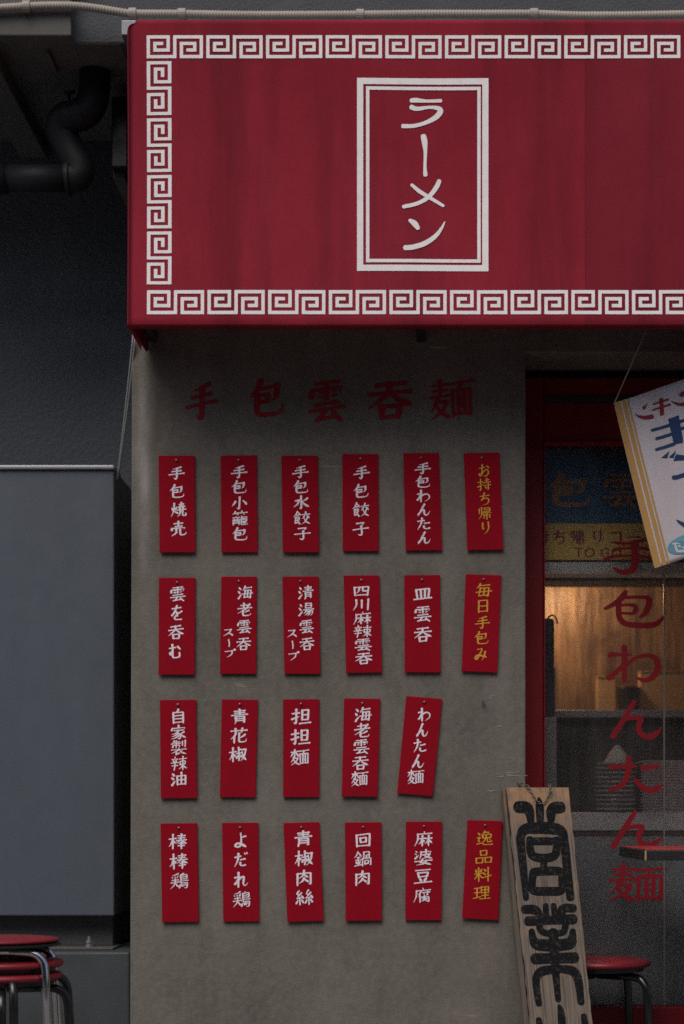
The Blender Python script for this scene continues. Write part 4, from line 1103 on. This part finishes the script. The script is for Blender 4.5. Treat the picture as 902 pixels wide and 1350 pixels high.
# cut into rows so that the long edge can be a little uneven
rows = 40; vs = []; fs = []; rnd = random.Random(5)
for j in range(rows+1):
    t = j/rows; jit = rnd.uniform(-0.0013, 0.0013)
    for i, (a, b) in enumerate(zip(prof_t, prof_b)):
        p = a.lerp(b, t)
        if i in (0, 5): p = p+Vector((jit*1.6, 0, 0))
        if i == 1: p = p+Vector((jit, 0, 0))
        if i in (2, 3): p = p+Vector((-jit, 0, 0))
        vs.append(p)
for j in range(rows):
    for i in range(6):
        fs.append((j*6+i, (j+1)*6+i, (j+1)*6+(i+1) % 6, j*6+(i+1) % 6))
fs.append([0,1,2,3,4,5]); fs.append([rows*6+i for i in (5,4,3,2,1,0)])
MB().add(vs, fs).build('plank', M['wood'], wb, bevel=0.0015, segs=1)
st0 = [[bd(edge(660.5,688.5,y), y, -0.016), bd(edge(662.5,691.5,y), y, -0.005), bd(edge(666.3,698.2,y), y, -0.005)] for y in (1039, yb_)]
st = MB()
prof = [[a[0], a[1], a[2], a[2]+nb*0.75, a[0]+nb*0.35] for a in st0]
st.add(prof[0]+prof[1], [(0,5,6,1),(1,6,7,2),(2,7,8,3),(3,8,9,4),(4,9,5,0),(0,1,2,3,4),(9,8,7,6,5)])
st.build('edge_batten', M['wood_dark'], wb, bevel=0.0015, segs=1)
ink = MB(); k = 0
def z8(x, y, off): return bd(660+x/4.217, 1030+y/4.217, off)
for s_ in [
    [(96,143,56),(140,147,58),(160,170,48),(168,222,34)],
    [(213,95,14),(216,125,36),(219,170,40),(220,215,36)],
    [(336,146,56),(300,149,58),(282,170,50),(280,222,34)],
    [(141,652,28),(128,500,36),(116,380,40),(112,310,42),(135,268,50),(200,260,56),(280,262,58),(335,278,50),(352,330,44),(370,480,42),(388,650,38)],
    [(163,322,36),(164,375,38),(180,415,40),(240,428,42),(298,415,40),(312,375,38),(312,322,34)],
    [(175,335,36),(240,333,38),(300,335,36)],
    [(240,430,30),(240,482,34)],
    [(182,505,40),(260,499,42),(335,505,40),(342,555,38),(336,606,42),(260,612,42),(182,606,40),(176,555,36),(182,508,40)],
    [(132,712,42),(185,714,44),(212,735,36),(216,765,32)],
    [(250,690,28),(255,762,32)], [(294,690,28),(303,758,30)],
    [(405,706,40),(355,706,42),(338,728,42),(348,762,36)],
    [(152,778,46),(280,772,42),(405,767,48)],
    [(215,785,36),(220,822,32),(245,843,30),(300,846,30),(345,840,30),(358,815,32),(360,780,34)],
    [(292,838,46),(298,940,46),(305,1050,38),(320,1215,28)],
    [(172,832,28),(180,875,38),(200,905,52),(260,912,56),(330,910,56),(388,900,52),(398,868,38),(402,832,28)],
    [(190,987,52),(300,984,48),(412,981,52)],
    [(213,1238,30),(200,1150,34),(200,1090,38),(232,1056,44),(300,1046,38),(350,1045,38),(405,1058,44),(432,1110,40),(448,1230,32)],
    [(326,1250,18),(336,1290,34),(344,1400,38),(356,1700,34)],
    [(212,1325,28),(222,1400,38),(238,1500,40),(300,1530,42),(400,1520,42),(468,1490,40),(474,1400,38),(462,1305,28)]]:
    ribbon(ink, [(x, y, wd*1.17) for x, y, wd in wline(s_)], z8, 0.0006+0.00007*k); k += 1
ink.build('ink_lettering', M['ink'], wb)
ch = MB()
cpath = smoothpath([bd(690,1037,-0.022), bd(683,1034.2,0.002), bd(692,1035,0.006), bd(699,1043,0.006), bd(705,1053,0.006), bd(711,1060,0.006), bd(717,1060,0.006), bd(722,1052,0.006), bd(725,1043,0.006), bd(724,1034.5,0.004), bd(721,1035.5,-0.020)], 12)
acc = [0]
for a, b in zip(cpath, cpath[1:]): acc.append(acc[-1]+(b-a).length)
stp = 0.0068; nl = int(acc[-1]/stp); j = 0
for q in range(nl):
    s_ = (q+0.5)*stp
    while acc[j+1] < s_: j += 1
    t = (cpath[j+1]-cpath[j]).normalized(); c = cpath[j].lerp(cpath[j+1], (s_-acc[j])/(acc[j+1]-acc[j]))
    u = Vector((0,-1,0)); u = (u-t*u.dot(t)).normalized(); b = t.cross(u)
    if q % 2: u, b = b, u
    ring = [c+t*(0.0050*math.cos(2*math.pi*i/10))+b*(0.0030*math.sin(2*math.pi*i/10)) for i in range(11)]
    ch.tube(ring, 0.0010, 5, False)
ch.build('chain', M['chain'], wb, smooth=True)
